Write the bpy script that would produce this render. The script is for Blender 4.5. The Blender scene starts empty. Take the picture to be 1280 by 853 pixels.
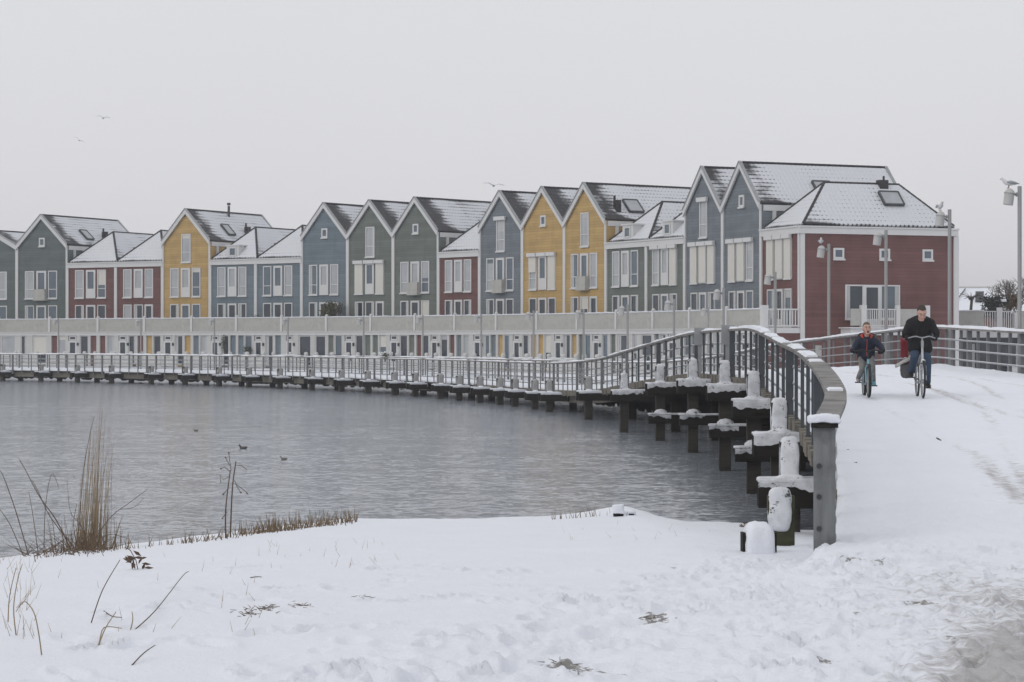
import bpy, bmesh, math, random
import numpy as np
from mathutils import Vector, Matrix, Quaternion
random.seed(7)
rng = np.random.default_rng(11)
SC = bpy.context.scene
COL = SC.collection
R = math.radians

# ------------------------------------------------------------------ camera
CAM = 3.0            # eye height above the water (water is z = 0)
F = 2700.0           # focal length in photo pixels (photo 1280 wide)
cd = bpy.data.cameras.new('camera'); cam = bpy.data.objects.new('camera', cd); COL.objects.link(cam)
cam.location = (0, 0, CAM); cam.rotation_euler = (R(90), 0, 0)
cd.sensor_width = 36; cd.lens = F / 1280 * 36; cd.clip_start = 0.1; cd.clip_end = 9000
SC.camera = cam

# ------------------------------------------------------------------ sky, sun, exposure
SUN_EL, SUN_AZ = R(30), R(232)     # azimuth measured clockwise from +Y
w = bpy.data.worlds.new('World'); SC.world = w; w.use_nodes = True
nt = w.node_tree; nt.nodes.clear()
out = nt.nodes.new('ShaderNodeOutputWorld'); bg = nt.nodes.new('ShaderNodeBackground')
sky = nt.nodes.new('ShaderNodeTexSky'); sky.sky_type = 'NISHITA'; sky.sun_disc = False
sky.sun_elevation = SUN_EL; sky.sun_rotation = SUN_AZ; sky.air_density = 2; sky.dust_density = 6
hs = nt.nodes.new('ShaderNodeHueSaturation'); hs.inputs['Saturation'].default_value = 0.12
mx = nt.nodes.new('ShaderNodeMix'); mx.data_type = 'RGBA'; mx.inputs[0].default_value = 0.95
bg.inputs['Strength'].default_value = 0.1
nt.links.new(sky.outputs[0], hs.inputs['Color']); nt.links.new(hs.outputs[0], mx.inputs[6])
# overcast cloud deck: faint vertical gradient and very soft cloud mottling
tc = nt.nodes.new('ShaderNodeTexCoord'); sx = nt.nodes.new('ShaderNodeSeparateXYZ')
rp = nt.nodes.new('ShaderNodeValToRGB')
rp.color_ramp.elements[0].position = 0.0; rp.color_ramp.elements[0].color = (0.715, 0.705, 0.725, 1)
rp.color_ramp.elements[1].position = 1.0; rp.color_ramp.elements[1].color = (0.80, 0.81, 0.84, 1)
e = rp.color_ramp.elements.new(0.16); e.color = (0.705, 0.712, 0.742, 1)
nz = nt.nodes.new('ShaderNodeTexNoise'); nz.inputs['Scale'].default_value = 2.6; nz.inputs['Detail'].default_value = 3
mr = nt.nodes.new('ShaderNodeMapRange'); mr.inputs[3].default_value = 9.75; mr.inputs[4].default_value = 10.25
ml = nt.nodes.new('ShaderNodeMix'); ml.data_type = 'RGBA'; ml.blend_type = 'MULTIPLY'; ml.inputs[0].default_value = 1
nt.links.new(tc.outputs['Generated'], sx.inputs[0]); nt.links.new(sx.outputs[2], rp.inputs[0])
nt.links.new(tc.outputs['Generated'], nz.inputs['Vector']); nt.links.new(nz.outputs[0], mr.inputs[0])
nt.links.new(rp.outputs[0], ml.inputs[6]); nt.links.new(mr.outputs[0], ml.inputs[7])
nt.links.new(ml.outputs[2], mx.inputs[7]); nt.links.new(mx.outputs[2], bg.inputs['Color'])
nt.links.new(bg.outputs[0], out.inputs[0])
sd = bpy.data.lights.new('sun', 'SUN'); sun = bpy.data.objects.new('sun', sd); COL.objects.link(sun)
sd.energy = 0.55; sd.angle = R(25); sd.color = (1.0, 0.96, 0.9)
sun.rotation_euler = Vector((math.sin(SUN_AZ)*math.cos(SUN_EL), math.cos(SUN_AZ)*math.cos(SUN_EL), math.sin(SUN_EL))).to_track_quat('Z', 'Y').to_euler()
SC.view_settings.view_transform = 'Standard'; SC.view_settings.look = 'None'
SC.view_settings.exposure = 0.13; SC.view_settings.gamma = 1.0; SC.view_settings.use_curve_mapping = False
SC.cycles.max_bounces = 6; SC.cycles.volume_bounces = 0

# ------------------------------------------------------------------ helpers
def px(x, y, Y):
    """photo pixel at distance Y -> world point"""
    return Vector(((x - 640) * Y / F, Y, CAM - (y - 426.5) * Y / F))

class MB:
    def __init__(s): s.v = []; s.f = []; s.uv = []
    def add(s, vs, fs, uvs=None):
        o = len(s.v); s.v += [tuple(p) for p in vs]
        for i, f in enumerate(fs):
            s.f.append([o + k for k in f]); s.uv.append(uvs[i] if uvs else None)
        return s
    def box(s, x0, x1, y0, y1, z0, z1):
        return s.add([(x0,y0,z0),(x1,y0,z0),(x1,y1,z0),(x0,y1,z0),(x0,y0,z1),(x1,y0,z1),(x1,y1,z1),(x0,y1,z1)],
              [(0,3,2,1),(4,5,6,7),(0,1,5,4),(1,2,6,5),(2,3,7,6),(3,0,4,7)])
    def bar(s, p0, p1, w, h, up=(0,0,1)):
        p0 = Vector(p0); p1 = Vector(p1); d = (p1-p0).normalized(); u = Vector(up)
        r = d.cross(u)
        if r.length < 1e-4: r = d.cross(Vector((0,1,0)))
        r.normalize(); u = r.cross(d); a = r*w/2; b = u*h/2
        vs = [p0-a-b,p0+a-b,p0+a+b,p0-a+b,p1-a-b,p1+a-b,p1+a+b,p1-a+b]
        return s.add(vs, [(0,1,2,3),(7,6,5,4),(0,4,5,1),(1,5,6,2),(2,6,7,3),(3,7,4,0)])
    def tube(s, pts, rad, n=8, cap=True):
        pts = [Vector(p) for p in pts]
        if not hasattr(rad, '__len__'): rad = [rad]*len(pts)
        vs = []; fs = []; ref = None
        for i, p in enumerate(pts):
            d = (pts[min(i+1, len(pts)-1)] - pts[max(i-1, 0)])
            if d.length < 1e-7: d = Vector((0,0,1))
            d.normalize()
            if ref is None:
                ref = d.cross(Vector((0,0,1)) if abs(d.z) < .9 else Vector((1,0,0))).normalized()
            ref = (ref - d*ref.dot(d)); ref = ref.normalized() if ref.length > 1e-5 else d.orthogonal().normalized()
            b = d.cross(ref)
            for k in range(n):
                a = 2*math.pi*k/n; vs.append(p + (ref*math.cos(a) + b*math.sin(a))*rad[i])
        for i in range(len(pts)-1):
            for k in range(n):
                k2 = (k+1) % n; fs.append((i*n+k, i*n+k2, (i+1)*n+k2, (i+1)*n+k))
        if cap:
            fs.append(tuple(range(n-1, -1, -1))); m = (len(pts)-1)*n; fs.append(tuple(m+k for k in range(n)))
        return s.add(vs, fs)
    def lathe(s, prof, c=(0,0,0), n=12, M=None):
        vs = []; fs = []
        for r, z in prof:
            for k in range(n):
                a = 2*math.pi*k/n; p = Vector((r*math.cos(a), r*math.sin(a), z))
                if M is not None: p = M @ p
                vs.append(p + Vector(c))
        for i in range(len(prof)-1):
            for k in range(n):
                k2 = (k+1) % n; fs.append((i*n+k, i*n+k2, (i+1)*n+k2, (i+1)*n+k))
        fs.append(tuple(range(n-1,-1,-1))); m=(len(prof)-1)*n; fs.append(tuple(m+k for k in range(n)))
        return s.add(vs, fs)
    def ell(s, c, r, n=10, m=7, M=None):
        prof = [(max(math.sin(math.pi*i/m), .001), -math.cos(math.pi*i/m)) for i in range(m+1)]
        vs=[]; fs=[]
        for a_, z in prof:
            for k in range(n):
                a = 2*math.pi*k/n; p = Vector((a_*math.cos(a)*r[0], a_*math.sin(a)*r[1], z*r[2]))
                if M is not None: p = M @ p
                vs.append(p + Vector(c))
        for i in range(m):
            for k in range(n):
                k2=(k+1)%n; fs.append((i*n+k,i*n+k2,(i+1)*n+k2,(i+1)*n+k))
        return s.add(vs, fs)
    def prism(s, poly, fn0, fn1):
        """poly: 2-D outline; fn0 / fn1 map (a,b) to the two end points"""
        n = len(poly); vs = [fn0(*p) for p in poly] + [fn1(*p) for p in poly]
        fs = [tuple(range(n-1,-1,-1)), tuple(range(n, 2*n))] + [(i,(i+1)%n,n+(i+1)%n,n+i) for i in range(n)]
        return s.add(vs, fs)
    def mesh(s, name, smooth=False, recalc=True):
        me = bpy.data.meshes.new(name); me.from_pydata(s.v, [], s.f)
        if any(u is not None for u in s.uv):
            L = me.uv_layers.new(name='UVMap'); i = 0
            for f, u in zip(s.f, s.uv):
                for k in range(len(f)):
                    L.data[i].uv = u[k] if u else (0,0); i += 1
        if recalc:
            bm = bmesh.new(); bm.from_mesh(me); bmesh.ops.recalc_face_normals(bm, faces=bm.faces); bm.to_mesh(me); bm.free()
        if smooth: me.shade_smooth(); me.set_sharp_from_angle(angle=R(50))
        me.update(); return me
    def build(s, name, mat, parent=None, smooth=False, recalc=True):
        o = bpy.data.objects.new(name, s.mesh(name, smooth, recalc)); COL.objects.link(o)
        if mat: o.data.materials.append(mat)
        if parent: o.parent = parent
        return o

def tag(o, label=None, cat=None, group=None, kind=None):
    if label: o['label'] = label
    if cat: o['category'] = cat
    if group: o['group'] = group
    if kind: o['kind'] = kind
    return o
def empty(name, loc, rz=0, label=None, cat=None, group=None):
    o = bpy.data.objects.new(name, None); COL.objects.link(o); o.location = loc; o.rotation_euler = (0,0,rz)
    o.empty_display_size = .2
    return tag(o, label, cat, group)
CH = {}
def copy_tree(o, parent=None):
    c = o.copy(); COL.objects.link(c)
    if parent: c.parent = parent
    for ch in list(o.children): copy_tree(ch, c)
    return c

# numpy value noise ---------------------------------------------------------
_P = rng.random((256, 256))
def vnoise(x, y):
    xi = np.floor(x).astype(int); yi = np.floor(y).astype(int); fx = x-xi; fy = y-yi
    fx = fx*fx*(3-2*fx); fy = fy*fy*(3-2*fy)
    a=_P[xi%256,yi%256]; b=_P[(xi+1)%256,yi%256]; c=_P[xi%256,(yi+1)%256]; d=_P[(xi+1)%256,(yi+1)%256]
    return (a*(1-fx)+b*fx)*(1-fy)+(c*(1-fx)+d*fx)*fy - .5
def fbm(x, y, sc, oc=4):
    t = 0; a = 1
    for i in range(oc):
        t = t + a*vnoise(x*sc+17.3*i, y*sc+5.1*i); sc *= 2.03; a *= .5
    return t
def sstep(a, b, x): t = np.clip((x-a)/(b-a), 0, 1); return t*t*(3-2*t)

# ------------------------------------------------------------------ materials
def new_mat(name):
    m = bpy.data.materials.new(name); m.use_nodes = True
    return m, m.node_tree, m.node_tree.nodes['Principled BSDF']
def N(t, kind, **kw):
    n = t.nodes.new(kind)
    for k, v in kw.items(): setattr(n, k, v)
    return n
def math_n(t, op, a, b=None, clamp=False):
    n = t.nodes.new('ShaderNodeMath'); n.operation = op; n.use_clamp = clamp
    for i, v in enumerate((a, b)):
        if v is None: continue
        if hasattr(v, 'is_output'): t.links.new(v, n.inputs[i])
        else: n.inputs[i].default_value = v
    return n.outputs[0]
def noise_n(t, vec, scale, detail=4, rough=.55):
    n = t.nodes.new('ShaderNodeTexNoise'); n.inputs['Scale'].default_value = scale
    n.inputs['Detail'].default_value = detail; n.inputs['Roughness'].default_value = rough
    if vec is not None: t.links.new(vec, n.inputs['Vector'])
    return n.outputs[0]
def mapr(t, v, a, b, c=0., d=1.):
    n = t.nodes.new('ShaderNodeMapRange'); n.interpolation_type = 'SMOOTHSTEP'
    t.links.new(v, n.inputs[0])
    for i, k in enumerate((a,b,c,d)): n.inputs[i+1].default_value = k
    return n.outputs[0]
def mixc(t, f, a, b, mode='MIX'):
    n = t.nodes.new('ShaderNodeMix'); n.data_type = 'RGBA'; n.blend_type = mode
    for i, v in ((0,f),(6,a),(7,b)):
        if hasattr(v, 'is_output'): t.links.new(v, n.inputs[i])
        elif i == 0: n.inputs[i].default_value = v
        else: n.inputs[i].default_value = tuple(v)+((1,) if len(v)==3 else ())
    return n.outputs[2]
def bump_n(t, h, strength, dist, bsdf):
    n = t.nodes.new('ShaderNodeBump'); n.inputs['Strength'].default_value = strength; n.inputs['Distance'].default_value = dist
    t.links.new(h, n.inputs['Height']); t.links.new(n.outputs[0], bsdf.inputs['Normal'])
def mapping(t, src, scale):
    n = t.nodes.new('ShaderNodeMapping'); n.inputs['Scale'].default_value = scale
    t.links.new(src, n.inputs[0]); return n.outputs[0]
def tcoord(t, which='Object'): return t.nodes.new('ShaderNodeTexCoord').outputs[which]

def plain(name, c, rough=.6, var=.12, scale=4., bump=0., metal=0., spec=.4):
    m, t, b = new_mat(name); o = tcoord(t)
    n = noise_n(t, o, scale, 5)
    col = mixc(t, n, tuple(x*(1-var) for x in c), tuple(min(1, x*(1+var)) for x in c))
    t.links.new(col, b.inputs['Base Color']); b.inputs['Roughness'].default_value = rough
    b.inputs['Metallic'].default_value = metal; b.inputs['Specular IOR Level'].default_value = spec
    if bump: bump_n(t, noise_n(t, o, scale*6, 4), bump, .01, b)
    return m
def siding(name, c, board=.2):
    m, t, b = new_mat(name); o = tcoord(t)
    s = t.nodes.new('ShaderNodeSeparateXYZ'); t.links.new(o, s.inputs[0])
    fr = math_n(t, 'FRACT', math_n(t, 'DIVIDE', s.outputs[2], board))
    idx = math_n(t, 'FLOOR', math_n(t, 'DIVIDE', s.outputs[2], board))
    groove = mapr(t, fr, .0, .17, 1, 0)
    wn = t.nodes.new('ShaderNodeTexWhiteNoise'); wn.noise_dimensions = '1D'; t.links.new(idx, wn.inputs['W'])
    n = noise_n(t, mapping(t, o, (.5, .5, 1.2)), 1.3, 5)
    n2 = noise_n(t, mapping(t, o, (.8, .8, .16)), 1.3, 5)
    v = math_n(t, 'ADD', math_n(t, 'MULTIPLY', n, .5), math_n(t, 'ADD', math_n(t, 'MULTIPLY', wn.outputs[0], .2), math_n(t, 'MULTIPLY', n2, .6)))
    col = mixc(t, mapr(t, v, .3, 1.1), tuple(x*.72 for x in c), tuple(min(1,x*1.25+.01) for x in c))
    col = mixc(t, math_n(t, 'MULTIPLY', groove, .5), col, tuple(x*.35 for x in c))
    t.links.new(col, b.inputs['Base Color']); b.inputs['Roughness'].default_value = .62; b.inputs['Specular IOR Level'].default_value = .3
    bump_n(t, fr, .5, .02, b)
    return m
def roof_mat(name, amount):
    """dark pantiles with snow lying on them; UV in metres: u from the front edge, v up the slope"""
    m, t, b = new_mat(name); uv = tcoord(t, 'UV'); o = tcoord(t)
    s = t.nodes.new('ShaderNodeSeparateXYZ'); t.links.new(uv, s.inputs[0])
    fu = math_n(t, 'FRACT', math_n(t, 'DIVIDE', s.outputs[0], .30)); fv = math_n(t, 'FRACT', math_n(t, 'DIVIDE', s.outputs[1], .36))
    ju = math_n(t, 'ABSOLUTE', math_n(t, 'SUBTRACT', fu, .5))           # 0..0.5
    ju = mapr(t, ju, .22, .48); jv = mapr(t, fv, .0, .42, 1, 0)
    n = noise_n(t, o, .55, 6, .62); n2 = noise_n(t, mapping(t, uv, (.5, 2.6, 1)), 1.0, 4)
    edge = mapr(t, s.outputs[0], .2, 2.6, -.28, .08); low = mapr(t, s.outputs[1], 0., .7, -.2, 0.)
    k = math_n(t, 'ADD', math_n(t, 'ADD', math_n(t, 'MULTIPLY', n, 1.1), math_n(t, 'MULTIPLY', n2, .3)), math_n(t, 'ADD', edge, low))
    k = math_n(t, 'SUBTRACT', k, math_n(t, 'ADD', math_n(t, 'MULTIPLY', math_n(t, 'MULTIPLY', jv, ju), .26), math_n(t, 'MULTIPLY', jv, .15)))
    k = math_n(t, 'ADD', k, amount)
    mask = mapr(t, k, .52, .80)
    dark = mixc(t, n, (.018,.018,.021), (.045,.043,.045))
    dark = mixc(t, math_n(t, 'MULTIPLY', jv, .6), dark, (.012,.012,.014))
    col = mixc(t, mask, dark, (.60,.615,.65))
    t.links.new(col, b.inputs['Base Color']); b.inputs['Roughness'].default_value = .7
    h = math_n(t, 'ADD', math_n(t, 'MULTIPLY', mask, .8), math_n(t, 'SUBTRACT', 1, math_n(t, 'MAXIMUM', ju, jv)))
    bump_n(t, h, .5, .04, b)
    return m
def wood(name, c, rough=.8, grain=(1,1,9), dirt=.4):
    m, t, b = new_mat(name); o = tcoord(t)
    g = noise_n(t, mapping(t, o, grain), 2.2, 6); n = noise_n(t, o, 3.1, 5)
    col = mixc(t, g, tuple(x*(.5 if max(c)<.4 else .86) for x in c), tuple(x*(1.4 if max(c)<.4 else 1.1) for x in c))
    col = mixc(t, math_n(t, 'MULTIPLY', mapr(t, n, .45, .7), dirt), col, tuple(x*.35 for x in c))
    t.links.new(col, b.inputs['Base Color']); b.inputs['Roughness'].default_value = rough; b.inputs['Specular IOR Level'].default_value = .15
    bump_n(t, g, .5, .012, b); return m
def snow_mat(name, dirt=False, scale=1.):
    m, t, b = new_mat(name); o = tcoord(t)
    n = noise_n(t, o, 1.3, 5); f = noise_n(t, o, 26*scale, 6, .65)
    col = mixc(t, n, (.73,.75,.805), (.79,.81,.86))
    if dirt:
        a = N(t, 'ShaderNodeAttribute', attribute_name='dirt').outputs['Fac']
        k = math_n(t, 'ADD', a, math_n(t, 'MULTIPLY', math_n(t, 'SUBTRACT', noise_n(t, o, 13, 8, .75), .5), 1.9))
        mk = mapr(t, k, .50, .62)
        gr = mixc(t, noise_n(t, o, 19, 4), (.10,.095,.085), (.33,.32,.31))
        col = mixc(t, mk, col, gr)
        s_ = N(t, 'ShaderNodeAttribute', attribute_name='slush').outputs['Fac']
        k2 = math_n(t, 'ADD', s_, math_n(t, 'MULTIPLY', math_n(t, 'SUBTRACT', noise_n(t, mapping(t, o, (.8,1.6,1)), 8.0, 8, .7), .5), 1.5))
        col = mixc(t, math_n(t, 'MULTIPLY', mapr(t, k2, .38, .86), .85), col, mixc(t, noise_n(t, o, 11, 5, .7), (.20,.18,.165), (.52,.51,.51)))
    t.links.new(col, b.inputs['Base Color']); b.inputs['Roughness'].default_value = .55; b.inputs['Specular IOR Level'].default_value = .25
    bump_n(t, f, .6, .025, b); return m

M = {}
M['white'] = plain('white_paint', (.60,.60,.60), .55, .07, 1.5)
M['white2'] = plain('weathered_white', (.50,.50,.49), .6, .13, 2)
M['panel'] = wood('fence_panel', (.43,.425,.40), .6, (1.2,1.2,.25), .22)
M['cream'] = plain('shutter_cream', (.60,.585,.54), .6, .04, 2)
M['pane'] = plain('dark_pane', (.035,.045,.058), .06, .5, .7, spec=.6)
M['curtain'] = plain('curtained_pane', (.37,.385,.40), .12, .35, .8, spec=.6)
M['bluepane'] = plain('bluish_pane', (.10,.13,.16), .08, .4, .8, spec=.6)
M['tile'] = plain('dark_tile', (.028,.027,.029), .7, .4, 5)
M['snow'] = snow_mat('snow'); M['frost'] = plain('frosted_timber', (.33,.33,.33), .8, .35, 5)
def wind_snow():
    m = snow_mat('wind_blown_snow', scale=2.); t = m.node_tree; b = t.nodes['Principled BSDF']; o = tcoord(t); src = b.inputs['Base Color'].links[0].from_socket
    k = math_n(t, 'ADD', math_n(t, 'MULTIPLY', noise_n(t, o, 6.5, 8, .7), .8), math_n(t, 'MULTIPLY', noise_n(t, mapping(t, o, (1,1,2.2)), 22, 5, .7), .35))
    thin = mixc(t, mapr(t, noise_n(t, o, 4, 5), .35, .65), (.52,.53,.56), (.72,.735,.77))
    t.links.new(mixc(t, mapr(t, k, .64, .70), thin, (.05,.045,.04)), b.inputs['Base Color']); return m
M['snowfine'] = wind_snow()
M['darkmetal'] = plain('dark_metal', (.05,.055,.06), .5, .2, 3)
M['galv'] = plain('galvanised_steel', (.30,.31,.32), .5, .18, 3, metal=.3)
M['steel'] = plain('blue_grey_steel', (.055,.062,.07), .6, .4, 3); M['steelhazed'] = plain('haze_lightened_steel', (.16,.165,.17), .6, .3, 3)  # second steel: haze on the distant uprights put into a paler colour
M['lampwhite'] = plain('lamp_shade_grey', (.46,.46,.45), .5, .1, 3)
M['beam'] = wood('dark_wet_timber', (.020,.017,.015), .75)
M['girder'] = wood('weathered_girder', (.19,.175,.15), .8)
M['rail'] = wood('grey_handrail_wood', (.235,.226,.218), .8, dirt=.7)
M['pile'] = wood('grey_pile_timber', (.05,.046,.04), .8)
M['mossy'] = wood('mossy_timber', (.06,.062,.038), .85)
COLS = {'dkgreen': (.112,.138,.134), 'red': (.152,.066,.061), 'yellow': (.48,.322,.125), 'blue': (.15,.19,.222),
        'green': (.14,.162,.146), 'bluegrey': (.158,.182,.206), 'redside': (.30,.115,.11)}
for k, c in COLS.items(): M[k + '_boards'] = siding(k + '_boards', c)
for k, a in (('lo', .03), ('mid', .12), ('hi', .20), ('full', .27)): M['roof_' + k] = roof_mat('tiles_snow_' + k, a)

# ------------------------------------------------------------------ bridge curves
def catmull(P, n=12):
    P = [np.array(p, float) for p in P]; out = []
    for i in range(len(P)-1):
        p0 = P[max(i-1,0)]; p1 = P[i]; p2 = P[i+1]; p3 = P[min(i+2,len(P)-1)]
        for k in range(n):
            t = k/n; out.append(.5*((2*p1)+(-p0+p2)*t+(2*p0-5*p1+4*p2-p3)*t*t+(-p0+3*p1-3*p2+p3)*t**3))
    out.append(P[-1]); return np.array(out)
def resample(P, step):
    d = np.r_[0, np.cumsum(np.linalg.norm(np.diff(P[:, :2], axis=0), axis=1))]
    n = int(round(d[-1]/step)); s = np.linspace(0, d[-1], n+1)
    return np.stack([np.interp(s, d, P[:, k]) for k in range(P.shape[1])], 1)
RH = 1.17           # height of the rail above the deck
# x, y, deck height of the water-side rail, from the near post to the far left
LC = [(3.05,21.2,1.02),(3.67,24.5,1.20),(3.98,27,1.35),(4.36,30.7,1.50),(4.72,35,1.67),(5.02,40,1.82),(5.17,42.5,1.91),(5.42,48,2.10),
      (5.52,53,2.13),(5.28,62.5,2.07),(4.74,70,1.80),(4.1,78,1.45),(3.3,84,1.12),(2.0,92.5,.90),(.75,99,.85),(-3.1,112.2,.85),
      (-5.8,119.3,.85),(-11.7,132.2,.85),(-20.2,145.2,.85),(-30.8,156.3,.85),(-38,162.5,.85),(-47,169,.85),(-56,175,.85)]
LEFT = resample(catmull(LC), .3)
def tangents(P):
    t = np.gradient(P[:, :2], axis=0); return t/np.linalg.norm(t, axis=1, keepdims=True)
def offset(P, d):
    t = tangents(P); n = np.stack([t[:,1], -t[:,0]], 1)   # to the right of travel
    Q = P.copy(); Q[:, :2] += n*d; return Q
far_l = resample(catmull([p for p in LC if p[1] > 99]), 6.0)
far_r = offset(far_l, 4.3)
RC = [(9.9,21.2,1.02),(11.2,26,1.28),(12.6,33,1.58),(13.5,42,1.86),(13.75,50,2.03),(13.55,55,2.05),(13.0,60.5,2.17),(12.75,66,2.26),(12.2,71.5,2.13),
      (11.35,78,1.93),(10.1,83.5,1.66),(8.5,89.5,1.2),(6.7,95.5,.92),(5.0,101.5,.85)] + [tuple(p) for p in far_r[1:]]
RIGHT = resample(catmull(RC), .3)
def deck_z(Y): return np.interp(Y, [p[1] for p in LC], [p[2] for p in LC])

# ------------------------------------------------------------------ ground, snow
SHX = [-60,-20,-10,-6.57,-5.85,-4.95,-4.04,-2.56,-1.0,.78,1.87,2.75,3.6,4.3,6,20,60]
SHY = [12,20,25,27.7,29.3,30.4,32.1,34.5,34.2,35.1,36,33.8,33.5,32.3,31.5,28,22]
def shore(X): return np.interp(X, SHX, SHY)
def edge_x(Y): return np.interp(Y, [8,12,16,19,21.2,24.5,27], [-1.5,.1,1.5,2.5,2.98,3.72,4.05])
_foot = []
for i in range(900):                                  # trodden snow: footprints and tyre ruts
    Yf = rng.uniform(8.5, 21) if i < 760 else rng.uniform(9, 20)
    xe = edge_x(Yf)
    Xf = rng.uniform(xe-.9, xe+4.5) if i < 760 else rng.uniform(-2.8, xe)
    _foot.append((Xf, Yf, rng.uniform(.045,.09), rng.uniform(.10,.2), rng.uniform(-.7,.7), rng.uniform(.015,.06)))
def ground_h(X, Y, detail=True):
    Ys = shore(X) + .35*fbm(X, Y*0, .9, 3)
    t = np.clip((Y-12)/(Ys-12), 0, 1)
    zb = 1.25 - 1.07*t**1.22 + np.where(Y < 12, (12-Y)*.004, 0)
    zb = zb + .05*fbm(X, Y, .35, 3)*sstep(0, .5, 1-t)
    zb = zb - sstep(0, .7, Y-Ys)*1.3
    zp = np.interp(Y, [5,12,17,21.2,24,25,27], [1.31,1.22,1.06,1.04,1.19,1.2,.2])
    wd = np.interp(Y, [9,18,20.5,21.5], [2.5,1.2,.25,.12])
    wp = sstep(-.5, .5, (X-edge_x(Y)-.02)/wd)
    wp = wp*sstep(26.2, 25.2, Y)
    z = zb*(1-wp) + np.maximum(zp, np.where(Y < 24, zb, -9))*wp
    # hump that carries the snowed-in stump by the water
    z = z + .10*np.exp(-(((X-1.75)/.55)**2 + ((Y-34.7)/.9)**2))
    if not detail: return z, wp
    dry = sstep(-.05, .2, z)
    tr = np.clip(wp + sstep(1.1, -.2, (edge_x(Y)-X)/2.6)*.55, .06, 1)*sstep(27, 23, Y)
    z = z + dry*(.020*fbm(X, Y, 1.3, 4) + .012*fbm(X, Y, 5, 3)*(.35+1.3*tr) + .006*fbm(X, Y, 19, 2)*(.3+1.6*tr) + tr*(.036*fbm(X, Y*1.3, 2.6, 5) + .024*fbm(X+9, Y, 8, 3) - .03*np.abs(fbm(X+.4*Y, Y, 2.1, 3))))
    return z, wp
def build_ground():
    ny, nx = 430, 660
    Yg = np.geomspace(5.0, 44.0, ny); a = np.linspace(-.40, .46, nx)
    X = a[None]*Yg[:, None]; Y = np.repeat(Yg[:, None], nx, 1)
    Z, wp = ground_h(X, Y)
    for (fx, fy, rx, ry, an, dp) in _foot:
        i0, i1 = np.searchsorted(Yg, (fy-.6, fy+.6)); j0 = np.searchsorted(a, (fx-.5)/fy)-8; j1 = np.searchsorted(a, (fx+.5)/fy)+8
        j0 = max(j0, 0)
        if i1 <= i0 or j1 <= j0: continue
        dx = X[i0:i1, j0:j1]-fx; dy = Y[i0:i1, j0:j1]-fy
        u = dx*math.cos(an)+dy*math.sin(an); v = -dx*math.sin(an)+dy*math.cos(an)
        r2 = (u/rx)**2+(v/ry)**2
        Z[i0:i1, j0:j1] += -dp*np.exp(-r2**1.6) + .4*dp*np.exp(-((np.sqrt(r2)-1.45)/.35)**2)
    # ruts of wheels swinging in from the left foreground
    for k, (c0, c1, c2) in enumerate(((-1.2,.30,.006),(-.85,.31,.006),(.6,.26,.008),(.95,.25,.008),(2.2,.18,.01))):
        xc = c0 + c1*(Y-9) + c2*(Y-9)**2
        Z += -.022*np.exp(-((X-xc)/.09)**2)*(Y < 20.5)*(.5+vnoise(X*0+k*9, Y*1.4)+.3)
    # bare spots: (photo x, photo y, radius m)
    D = np.zeros_like(Z)
    for (pxx, pyy, rx, ry, s) in ((307,767,.10,.22,.4),(330,763,.11,.3,.45),(376,758,.1,.2,.5),(452,748,.06,.12,.3),(705,832,.13,.28,.75),(762,842,.1,.15,.5),(820,773,.12,.35,.62),
            (843,711,.12,.4,.5),(716,718,.06,.1,.45),(1060,700,.18,.5,.5),(1100,706,.1,.35,.45),(1152,757,.14,.3,.7),(1070,766,.05,.2,.5),(1032,672,.06,.6,.4),
            (1215,825,.14,.2,.5),(1257,812,.1,.2,.45),(1175,842,.1,.12,.4),(1268,845,.12,.15,.5),(1195,800,.15,.2,.45),(1035,826,.12,.15,.4)):
        g = 1.25; Yd = (CAM-1.12)*F/(pyy-426.5); Xd = (pxx-640)*Yd/F
        # refine on the real surface
        for _ in range(4):
            h = float(ground_h(np.array([[Xd]]), np.array([[Yd]]))[0][0,0]); Yd = (CAM-h)*F/(pyy-426.5); Xd = (pxx-640)*Yd/F
        D += s*np.exp(-((X-Xd)/rx)**2-((Y-Yd)/ry)**2)
    S = sstep(1.5, 2.9, X-.36*(Y-11))*sstep(14.6, 11.8, Y)*.85 + .40*sstep(2.0, 3.8, X)*sstep(22, 14, Y) + .24*wp*sstep(24,18,Y) + .06*wp*sstep(21,15,Y)
    D += .11*sstep(-1.2, .6, X-edge_x(Y))*sstep(21.5, 18, Y)
    vs = np.stack([X, Y, Z], -1).reshape(-1, 3)
    idx = np.arange(ny*nx).reshape(ny, nx)
    fs = np.stack([idx[:-1,:-1], idx[:-1,1:], idx[1:,1:], idx[1:,:-1]], -1).reshape(-1, 4)
    me = bpy.data.meshes.new('snowy_bank'); me.from_pydata(vs.tolist(), [], fs.tolist())
    for nm, A in (('dirt', D), ('slush', S)):
        at = me.attributes.new(nm, 'FLOAT', 'POINT'); at.data.foreach_set('value', A.reshape(-1).astype(np.float32))
    me.shade_smooth(); o = bpy.data.objects.new('ground', me); COL.objects.link(o)
    me.materials.append(snow_mat('trodden_snow', dirt=True)); return tag(o, kind='structure')
build_ground()
def gz(X, Y): return float(ground_h(np.array([[X]]), np.array([[Y]]))[0][0, 0])
def on_ground(x, y):
    Y = 20.
    for _ in range(12):
        h = gz((x-640)*Y/F, Y); Y = .5*Y + .5*(CAM-h)*F/(y-426.5)
    return Vector(((x-640)*Y/F, Y, gz((x-640)*Y/F, Y)))

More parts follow.
